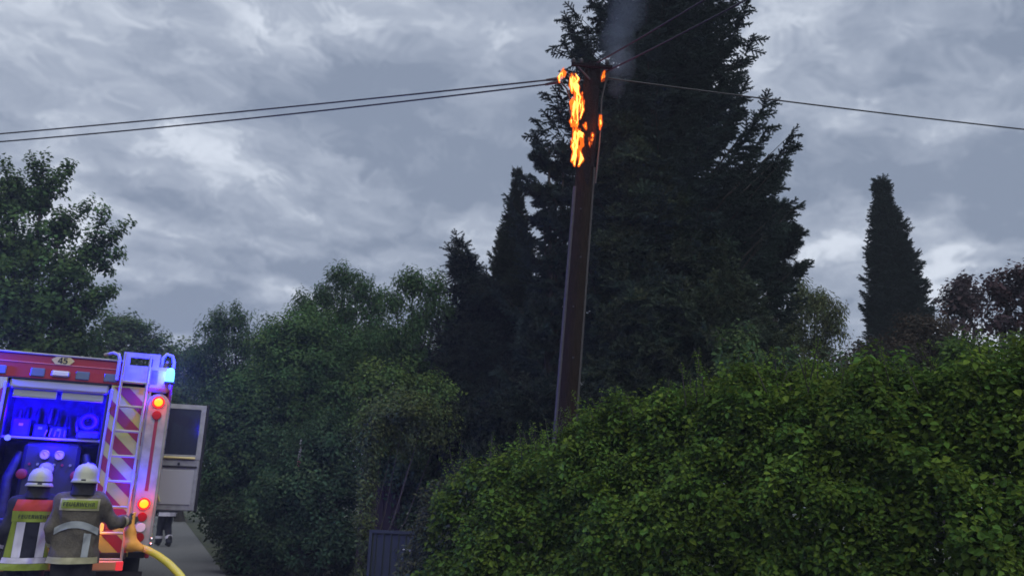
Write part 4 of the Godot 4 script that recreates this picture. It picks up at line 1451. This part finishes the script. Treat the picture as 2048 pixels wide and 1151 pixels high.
	lobed("hedge_arch", "clipped light green hedge arch over the garden gate", "hedge", "", 144, 730, 12.7, [[728, 1150, 17, 0.0], [729, 1120, 17, 0.0], [730, 1090, 17, 0.0], [731, 1060, 18, 0.0], [732, 1030, 18, 0.0], [733, 1000, 19, 0.0], [734, 970, 20, 0.0], [736, 940, 21, 0.0], [738, 910, 23, 0.0], [741, 880, 26, 0.0], [750, 850, 32, 0.0], [775, 828, 40, 0.1], [812, 818, 42, 0.1], [850, 828, 42, 0.2], [790, 870, 44, 0.3], [835, 875, 46, 0.3], [880, 860, 42, 0.3]], ha)
	lobed("bank_shrub", "dark shrub arching over the garden gate", "shrub", "shrubs on the green bank", 145, 860, 14.4, [[790, 890, 62], [850, 880, 66], [900, 930, 64], [830, 950, 50], [900, 1010, 60], [780, 960, 44], [865, 1060, 56, -0.4], [820, 1015, 36]], b2)
	var b4 := bo.duplicate()
	b4.color = Color(0.052, 0.073, 0.038)
	lobed("bank_shrub", "brownish low growth along the edge of the lane", "shrub", "shrubs on the green bank", 146, 480, 17.0, [[455, 1050, 40], [500, 1090, 46], [550, 1120, 46], [470, 1110, 36], [610, 1130, 46], [680, 1135, 46]], b4)
	var b8 := bo.duplicate()
	b8.color = Color(0.055, 0.091, 0.039)
	b8.size = 1.5
	lobed("lane_tree", "dim tree filling the gap behind the rounded green shrub", "tree", "trees on the green bank", 147, 560, 27.0, [[500, 780, 60], [570, 730, 60], [640, 740, 60], [540, 860, 70], [620, 850, 70], [480, 900, 60], [560, 950, 70], [650, 940, 60]], b8)
	lobed("lane_tree", "dim tree behind the feathery tree and pale shrub", "tree", "trees on the green bank", 148, 770, 25.0, [[700, 720, 60], [770, 700, 60], [840, 760, 70], [720, 830, 70], [800, 860, 70], [880, 830, 60], [760, 950, 70], [860, 940, 60]], b8)
	# right side
	var d4 := d1.duplicate()
	d4.color = Color(0.090, 0.110, 0.048)
	d4.shoots = [[1690, 610], [1675, 600], [1640, 575], [1600, 562], [1660, 590], [1680, 650], [1690, 665]]
	lobed("lane_tree", "yellowish drooping tree right of the conifers", "tree", "trees behind the hedge", 151, 1620, 20.0, [[1600, 600, 32], [1630, 610, 30], [1655, 640, 26], [1590, 650, 50], [1640, 690, 40], [1560, 690, 60], [1600, 750, 60]], d4)
	var p1 := mo.duplicate()
	p1.color = Color(0.075, 0.050, 0.058)
	p1.size = 0.85
	p1.density = 32.0
	p1.shoots = [[1975, 560], [2005, 545], [2030, 530], [2048, 540], [1985, 590]]
	lobed("plum_tree", "purple-leaved plum tree at the right edge", "tree", "trees behind the hedge", 152, 2030, 18.0, [[2010, 590, 40], [2050, 575, 44], [2000, 640, 44], [2060, 650, 60], [2090, 590, 50]], p1)
	var p2 := p1.duplicate()
	p2.color = Color(0.080, 0.060, 0.066)
	p2.density = 16.0
	p2.shoots = [[1890, 580], [1920, 560], [1935, 548], [1905, 565], [1955, 575], [1945, 600], [1880, 600], [1968, 590]]
	lobed("plum_tree", "thin sparse reddish tree between the columnar conifer and the plum", "tree", "trees behind the hedge", 153, 1925, 20.0, [[1925, 620, 36], [1900, 650, 34], [1950, 650, 36], [1925, 690, 40]], p2)
	var b5 := bo.duplicate()
	b5.color = Color(0.055, 0.046, 0.036)
	lobed("brown_shrub", "brownish shrub at the foot of the columnar conifer", "shrub", "shrubs behind the hedge", 154, 1840, 16.0, [[1840, 670, 46], [1800, 720, 56], [1870, 690, 50], [1740, 720, 40], [1890, 740, 50], [1700, 750, 50]], b5)
	var b6 := bo.duplicate()
	b6.color = Color(0.075, 0.130, 0.035)
	b6.size = 0.8
	b6.ragged = 0.9
	b6.shoots = [[1920, 672], [1900, 690], [1985, 685], [2030, 668], [1950, 690]]
	lobed("bright_shrub", "bright green shrub sticking up behind the hedge at the right", "shrub", "shrubs behind the hedge", 155, 1960, 11.0, [[1915, 722, 36], [1980, 724, 34], [2045, 716, 42], [1950, 770, 56], [2050, 770, 60]], b6)
	var b7 := bo.duplicate()
	b7.color = Color(0.070, 0.115, 0.045)
	b7.size = 0.9
	b7.density = 16.0
	b7.shoots = [[1440, 672], [1500, 668], [1455, 705], [1510, 705], [1450, 740], [1520, 735]]
	lobed("hornbeam_shoot", "light green leafy shoot rising above the hedge", "shrub", "shrubs behind the hedge", 156, 1480, 10.0, [[1480, 740, 22], [1475, 690, 14], [1490, 770, 30]], b7)
	lobed("back_shrub", "dim shrub mass behind the right part of the hedge", "shrub", "shrubs behind the hedge", 157, 1700, 13.5, [[1560, 800, 80], [1680, 810, 80], [1800, 800, 80], [1920, 810, 80], [2040, 800, 80], [1620, 920, 80], [1760, 920, 80], [1900, 920, 80], [2040, 920, 80]], b8)

	# ---------------------------------------------------------------- hedges
	var row := []
	for q in [[940, 10.4, 1.95], [1040, 9.9, 2.2], [1180, 9.3, 2.52], [1330, 8.7, 2.72], [1500, 8.0, 2.95], [1700, 7.4, 2.90], [1900, 6.9, 2.84], [2120, 6.5, 2.86], [2400, 6.1, 2.86]]:
		var g := ground_at(q[0], q[1])
		row.append([g.x, g.z, q[2] - 0.12, 1.0])
	hedge("leafy_hedge", "long tall leafy green hedge filling the lower right", 201, row, {meshes = hazel, leaf = "hedge_leaf", color = Color(0.082, 0.142, 0.022), density = 800.0, size = 0.62, lumps = 0.34, wild = 0.08, sprouts = 22.0})
	var row2 := []
	for q in [[862, 11.0, 1.45, 0.3], [885, 10.8, 1.72, 0.55], [950, 10.2, 1.95, 0.7], [1040, 9.7, 1.9, 0.7]]:
		var g := ground_at(q[0], q[1])
		row2.append([g.x, g.z, q[2], q[3]])
	hedge("clipped_hedge", "dull grey-green clipped hedge end beside the garden gate", 202, row2, {meshes = privet, leaf = "hedge_leaf", color = Color(0.066, 0.082, 0.038), density = 1100.0, size = 1.25, lumps = 0.16, wild = 0.03})

	# ---------------------------------------------------------------- burning pole
	var PD := 11.0
	var low := at(1131, 850, PD)
	var top := at(1186, 126, PD)
	var axis := (top - low).normalized()
	var foot := low - axis * (low.y / axis.y)
	var pole := thing("utility_pole", "leaning wooden utility pole with a charred burning top", "pole", foot)
	var tl := top - foot
	var split := axis * (axis.dot(at(1168, 352, PD) - foot))
	put("shaft", tubem([-axis * 0.2, split * 0.5, split, tl * 0.995], [0.142, 0.138, 0.131, 0.112], 22), M.pole_wood, pole)
	# charred skin of the burning part with a ragged lower edge
	rng.seed = 300
	var skin := tool()
	skin.set_smooth_group(-1)
	var rings := []
	for i in 17:
		var ring := []
		for k in 24:
			var a := TAU * k / 24.0
			var f := i / 16.0
			var c := split.lerp(tl, f) + axis * (rnd(-0.22, 0.26) if i == 0 else (rnd(-0.02, 0.02) if i < 16 else rnd(-0.06, 0.03)))
			ring.append(c + Vector3(cos(a), 0, sin(a)) * (lerpf(0.136, 0.118, f) * rnd(0.985, 1.06) if i > 0 else 0.1345))
		rings.append(ring)
	for i in 16:
		for k in 24:
			quad(skin, rings[i][k], rings[i + 1][k], rings[i + 1][(k + 1) % 24], rings[i][(k + 1) % 24])
	for k in 24:
		tri(skin, rings[16][k], tl - axis * 0.02, rings[16][(k + 1) % 24])
	put("charred_top", skin.commit(), M.charred_wood, pole)
	var sx := Vector3(1, 0, 0)
	put("cable_conduit", tubem([-axis * 0.1 - sx * 0.135 + Vector3(0, 0, 0.04), split * 0.97 - sx * 0.122 + Vector3(0, 0, 0.04)], [0.036, 0.034], 14), M.conduit, pole)
	put("cable_conduit", tubem([-axis * 0.1 + sx * 0.145 + Vector3(0, 0, 0.03), split * 1.02 + sx * 0.135 + Vector3(0, 0, 0.03)], [0.020, 0.018], 12), M.conduit, pole)
	for k in 5:
		var c := split * (0.45 + k * 0.115)
		put("step_bolt", rod(c + Vector3(-0.02 + 0.04 * (k % 2), 0, 0.12), c + Vector3(-0.03 + 0.06 * (k % 2), 0, 0.165), 0.011, 8), M.dark_metal, pole)
	var arm := at(1186, 141, PD) - foot
	var bar := put("crossarm", boxm(arm + Vector3(-0.03, 0, 0.14), Vector3(0.62, 0.055, 0.05), 0.008, Basis(Vector3.BACK, -0.05)), M.charred_wood, pole)
	for x in [-0.31, -0.19, 0.20]:
		put("insulator", lathem([[0.012, 0.0], [0.034, 0.02], [0.028, 0.05], [0.034, 0.06], [0.02, 0.09], [0.001, 0.095]], 14, arm + Vector3(x, 0.02, 0.14)), M.dark_metal, bar)
	put("brace", rod(arm + Vector3(-0.24, -0.02, 0.14), arm + Vector3(-0.06, -0.22, 0.13), 0.014), M.dark_metal, pole)
	put("drop_cable", tubem([at(1122, 163, PD) - foot, at(1134, 178, PD) - foot, at(1141, 200, PD) - foot, at(1139, 222, PD) - foot, at(1146, 250, PD) - foot + Vector3(0, 0, 0.1)], [0.014, 0.014, 0.014, 0.014, 0.014], 8), M.cable, pole)
	put("drop_cable", tubem([at(1217, 148, PD) - foot, at(1209, 172, PD) - foot, at(1203, 200, PD) - foot, at(1201, 260, PD) - foot, at(1190, 340, PD) - foot + Vector3(0.02, 0, 0.14), at(1186, 375, PD) - foot + Vector3(0.02, 0, 0.16)], [0.014, 0.014, 0.014, 0.013, 0.013, 0.012], 8), M.cable, pole)
	for q in [[[1118, 157], [1092, 160]], [[1118, 163], [1090, 169]]]:
		put("wire_clamp", tubem([at(q[0][0], q[0][1], PD) - foot, at(q[1][0], q[1][1], PD + 0.05) - foot], [0.030, 0.018], 10), M.cable, pole)
	# ---------------------------------------------------------------- wires
	var H := (at(1100, 160, PD)).y
	wire("upper of the two wires running left from the burning pole", at(1094, 160, PD), over(-300, 292, H + 0.1), 0.05, 0.013)
	wire("lower of the two wires running left from the burning pole", at(1092, 168.5, PD), over(-300, 305, H - 0.02), 0.10, 0.013)
	wire("left one of the two wires climbing from the pole across the spruce", at(1178, 134, PD), over(1560, -95, H + 0.3), 0.03, 0.013)
	wire("right one of the two wires climbing from the pole past the spruce", at(1206, 146, PD), over(1690, -108, H + 0.25), 0.03, 0.013)
	wire("single wire leaving the pole towards the right edge", at(1206, 155, PD), over(2300, 285, H + 0.1), 0.04, 0.012)
	# ---------------------------------------------------------------- flames
	var FD := PD - 0.10
	flame("long bright flame licking up the upper left flank of the pole", [[1152, 246], [1150, 222], [1155, 195], [1150, 172], [1147, 152]], FD, 0.085, 401)
	flame("broad flame at the middle of the pole's left flank", [[1157, 300], [1152, 275], [1145, 250], [1148, 238]], FD, 0.075, 403)
	flame("lowest flame, a bright pocket at the base of the burning part", [[1156, 336], [1152, 315], [1158, 290], [1155, 262]], FD, 0.095, 405)
	flame("thin flame along the pole's left edge below the crossarm", [[1163, 232], [1164, 205], [1165, 172]], FD - 0.06, 0.026, 407)
	flame("flame on the wire clamps left of the pole top", [[1126, 168], [1124, 158], [1128, 150], [1126, 140]], FD, 0.062, 409)
	flame("narrow upright flame on the pole's right edge", [[1199, 268], [1200, 248], [1199, 228]], FD, 0.034, 411)
	flame("small low flame on the front of the pole", [[1182, 294], [1183, 282], [1182, 270]], FD - 0.08, 0.024, 413)
	flame("tiny slanted flame on the front of the pole", [[1175, 266], [1172, 258], [1168, 250]], FD - 0.08, 0.020, 415)
	flame("dim flame under the right end of the crossarm", [[1204, 166], [1207, 158], [1210, 148]], FD, 0.030, 417)
	flame("ragged tongue low on the outer left of the fire", [[1142, 302], [1141, 290], [1146, 280]], FD, 0.026, 419)
	for q in [[1140, 190], [1140, 290], [1212, 250]]:
		lamp_light(at(q[0], q[1], PD - 0.25), Color(1.0, 0.42, 0.08), 0.13, 0.10, self)
	# ---------------------------------------------------------------- smoke
	rng.seed = 500
	for i in 16:
		var up := i / 15.0
		var wide := lerpf(0.12, 0.34, up) * rnd(0.8, 1.3)
		var q := [1222.0 + 34.0 * up + rnd(-16, 22), 176.0 - 190.0 * up + rnd(-14, 14), wide, wide * rnd(1.0, 1.7), lerpf(0.20, 0.03, up) * rnd(0.5, 1.3)]
		var fv := FogVolume.new()
		fv.name = numbered("smoke")
		fv.shape = RenderingServer.FOG_VOLUME_SHAPE_ELLIPSOID
		fv.size = Vector3(q[2] * 2.0, q[3] * 2.0, q[2] * 2.0)
		var fm := FogMaterial.new()
		fm.albedo = lin(0.50, 0.60, 0.78)
		fm.density = q[4]
		fv.material = fm
		add_child(fv)
		fv.position = at(q[0], q[1], PD + 0.05)
		fv.rotation = Vector3(rnd(-0.3, 0.3), 0, rnd(-0.4, 0.1))
		tag(fv, "thin bluish smoke drifting up from the pole top", "smoke", "smoke of the pole fire", "stuff")

	# ---------------------------------------------------------------- fire engine and crew
	var rear := at(124, 747, 9.7)
	var turn := deg_to_rad(TURN)
	fire_engine(Vector3(rear.x, 0, rear.z), turn)
	var stand := Vector3(0, 0, -1)
	var limp := {
		left_arm = [Vector3(-0.27, 1.14, 0.02), Vector3(-0.24, 0.95, -0.14), Vector3(1, 0, 0)],
		right_arm = [Vector3(0.27, 1.14, 0.02), Vector3(0.22, 0.98, -0.18), Vector3(-1, 0, 0)],
		left_leg = [Vector3(-0.11, 0.50, -0.02), Vector3(-0.12, 0.115, 0.02), stand], right_leg = [Vector3(0.11, 0.50, -0.02), Vector3(0.13, 0.115, 0.0), stand]}
	var reach := limp.duplicate()
	reach.right_arm = [Vector3(0.36, 1.20, -0.06), Vector3(0.47, 1.21, -0.26), Vector3(0, 1, 0)]
	var V := func(a: float, b: float) -> Vector2: return Vector2(a, b)
	var look1 := {jacket = "navy_cloth", trousers = "navy_cloth", helmet_strap = true, cuff = "silver_tape", patches = [
		{called = "shoulder_yoke", m = "red_cloth", q = [Vector2(-0.23, 1.345), Vector2(0.23, 1.345), Vector2(0.20, 1.465), Vector2(-0.20, 1.465)]},
		{called = "name_band", m = "lime_cloth", q = [Vector2(-0.225, 1.23), Vector2(0.225, 1.23), Vector2(0.23, 1.343), Vector2(-0.23, 1.343)]},
		{called = "reflective_bar", m = "silver_tape", q = [Vector2(-0.165, 0.86), Vector2(-0.075, 0.86), Vector2(-0.075, 1.228), Vector2(-0.165, 1.228)]},
		{called = "reflective_bar", m = "silver_tape", q = [Vector2(0.075, 0.86), Vector2(0.165, 0.86), Vector2(0.165, 1.228), Vector2(0.075, 1.228)]},
		{called = "side_strip", m = "lime_cloth", q = [Vector2(-0.245, 0.86), Vector2(-0.168, 0.86), Vector2(-0.168, 1.228), Vector2(-0.215, 1.228)]},
		{called = "side_strip", m = "lime_cloth", q = [Vector2(0.168, 0.86), Vector2(0.245, 0.86), Vector2(0.215, 1.228), Vector2(0.168, 1.228)]},
		{called = "reflective_hem", m = "silver_tape", q = [Vector2(-0.265, 0.80), Vector2(0.265, 0.80), Vector2(0.255, 0.858), Vector2(-0.255, 0.858)]},
		{called = "lime_hem", m = "lime_cloth", off = 0.018, q = [Vector2(-0.275, 0.73), Vector2(0.275, 0.73), Vector2(0.265, 0.798), Vector2(-0.265, 0.798)]}],
		writing = [{text = "FEUERWEHR", y = 1.286, h = 0.042}]}
	var w1 := at(62, 1060, 9.3)
	firefighter("firefighter in red-shouldered lime and navy vest, leftmost, back to the camera", Vector3(w1.x, 0, w1.z), deg_to_rad(TURN + 6.0), 1.0, limp, look1)
	var look2 := {jacket = "olive_cloth", trousers = "black_cloth", cuff = "straw_tape", patches = [
		{called = "name_patch", m = "straw_tape", q = [Vector2(-0.205, 1.325), Vector2(0.205, 1.325), Vector2(0.205, 1.445), Vector2(-0.205, 1.445)]},
		{called = "name_field", m = "lime_cloth", off = 0.017, q = [Vector2(-0.185, 1.345), Vector2(0.185, 1.345), Vector2(0.185, 1.43), Vector2(-0.185, 1.43)]},
		{called = "reflective_arc", m = "pale_tape", arc = 0.075, q = [Vector2(-0.225, 1.075), Vector2(0.225, 1.075), Vector2(0.225, 1.145), Vector2(-0.225, 1.145)]},
		{called = "reflective_bar", m = "pale_tape", q = [Vector2(0.095, 0.86), Vector2(0.165, 0.86), Vector2(0.165, 1.09), Vector2(0.095, 1.10)]},
		{called = "reflective_hem", m = "straw_tape", q = [Vector2(-0.265, 0.795), Vector2(0.265, 0.795), Vector2(0.255, 0.858), Vector2(-0.255, 0.858)]}],
		writing = [{text = "FEUERWEHR", y = 1.388, h = 0.042}]}
	var w2 := at(154, 1060, 9.2)
	firefighter("firefighter in olive jacket lettered FEUERWEHR reaching to the right", Vector3(w2.x, 0, w2.z), deg_to_rad(TURN - 4.0), 1.035, reach, look2)
	var walk := {
		left_arm = [Vector3(-0.27, 1.15, 0.05), Vector3(-0.26, 0.95, -0.12), Vector3(1, 0, 0)], right_arm = [Vector3(0.27, 1.14, -0.03), Vector3(0.25, 0.92, 0.06), Vector3(-1, 0, 0)],
		left_leg = [Vector3(-0.10, 0.50, -0.10), Vector3(-0.10, 0.13, -0.08), stand], right_leg = [Vector3(0.10, 0.51, -0.05), Vector3(0.11, 0.115, 0.18), stand]}
	var look3 := {jacket = "navy_cloth", trousers = "navy_cloth", cuff = "silver_tape", leg_band = "silver_tape", patches = [
		{called = "reflective_hem", m = "silver_tape", q = [Vector2(-0.265, 0.80), Vector2(0.265, 0.80), Vector2(0.255, 0.90), Vector2(-0.255, 0.90)]}]}
	var w3 := ground_hit(324, 1092)
	firefighter("distant firefighter walking under the open cab door, legs with reflective bands", w3, deg_to_rad(TURN + 20.0), 1.0, walk, look3)
	# ---------------------------------------------------------------- hose and bag
	var hp := [at(278, 1094, 10.0), at(292, 1098, 9.9), at(315, 1110, 9.75), at(338, 1127, 9.6), at(360, 1150, 9.4), at(380, 1182, 9.2)]
	var hc := Curve3D.new()
	for p in hp:
		hc.add_point(p)
	hc.add_point(Vector3(hp[5].x + 0.18, 0.12, hp[5].z + 0.35))
	hc.add_point(Vector3(hp[5].x + 0.30, 0.045, hp[5].z + 0.8))
	hc.add_point(Vector3(hp[5].x + 0.1, 0.045, hp[5].z + 2.4))
	hc.add_point(Vector3(hp[5].x - 0.6, 0.045, hp[5].z + 4.5))
	var hq := []
	var hrad := []
	for i in 61:
		hq.append(hc.sample_baked(hc.get_baked_length() * i / 60.0, true) - hp[0])
		hrad.append(0.041)
	var hose := thing("fire_hose", "thick yellow fire hose curving down from the fire engine's corner", "hose", hp[0])
	put("hose_body", tubem(hq, hrad, 14), M.hose_yellow, hose)
	put("coupling", tubem([hq[0] - (hq[2] - hq[0]).normalized() * 0.10, hq[0] + (hq[2] - hq[0]).normalized() * 0.02], [0.052, 0.052], 14), M.steel, hose)
	var bg := at(262, 1062, 9.72)
	var bag := blob([[Vector3(0.0, 0.20, 0), Vector3(-0.01, 0.0, 0.02), 0.020, 0.055], [Vector3(-0.01, 0.0, 0.02), Vector3(0.02, -0.14, 0.02), 0.055, 0.072], [Vector3(0.02, -0.14, 0.02), Vector3(0.13, -0.18, 0.0), 0.060, 0.035]], 0.012, 0.05, -100.0, 0.02)
	var bo2 := put("cloth_bag", bag, M.orange_cloth)
	bo2.position = bg
	tag(bo2, "bright orange cloth bag hanging at the foot of the ladder", "bag")
	# ---------------------------------------------------------------- marker pole, ivy post, gate
	var mk := ground_hit(592, 1100)
	mk = ground_at(590, 17.2)
	var mt := at(603, 876, 17.2)
	var md := mt - mk
	var marker := thing("marker_pole", "slender red and white striped marker pole among the bank shrubs", "pole", mk)
	for k in 6:
		put("stripe", tubem([md * (k / 6.0), md * ((k + 1) / 6.0)], [0.032, 0.032], 10, k == 5 or k == 0), M.white_paint if k % 2 else M.rose_paint, marker)
	var g0 := ground_at(746, 12.5)
	var gate := thing("garden_gate", "dark green metal garden gate under the clipped hedge arch", "gate", g0, -0.12)
	put("gate_frame", frame_mesh(0.0, 0.08, 0.98, 1.12, 0.045, -0.02, 0.02), M.gate_green, gate)
	for k in 8:
		put("bar", boxm(Vector3(0.10 + k * 0.112, 0.60, 0), Vector3(0.016, 0.95, 0.016)), M.gate_green, gate)
	put("gate_sheet", boxm(Vector3(0.49, 0.60, -0.016), Vector3(0.89, 0.95, 0.006)), M.gate_green, gate)
	put("gate_post", boxm(Vector3(1.04, 0.60, 0), Vector3(0.08, 1.25, 0.08), 0.008), M.gate_green, gate)
	var lk := put("lock_plate", boxm(Vector3(0.62, 0.86, 0.028), Vector3(0.055, 0.05, 0.016), 0.006), M.white_paint, gate)
	put("handle", rod(Vector3(0.60, 0.86, 0.05), Vector3(0.52, 0.86, 0.05), 0.009), M.steel, lk)
	var wb := at(760, 1000, 14.2)
	var board := thing("wooden_board", "dull maroon wooden panel in the dark behind the gate", "panel", Vector3(wb.x, 0, wb.z), -0.1)
	for k in 5:
		put("plank", boxm(Vector3(-0.28 + k * 0.142, 0.98, 0), Vector3(0.136, 1.75, 0.03), 0.006), M.maroon_board, board)
	put("rail", boxm(Vector3(0, 0.5, -0.03), Vector3(0.72, 0.09, 0.03)), M.maroon_board, board)
	put("rail", boxm(Vector3(0, 1.5, -0.03), Vector3(0.72, 0.09, 0.03)), M.maroon_board, board)
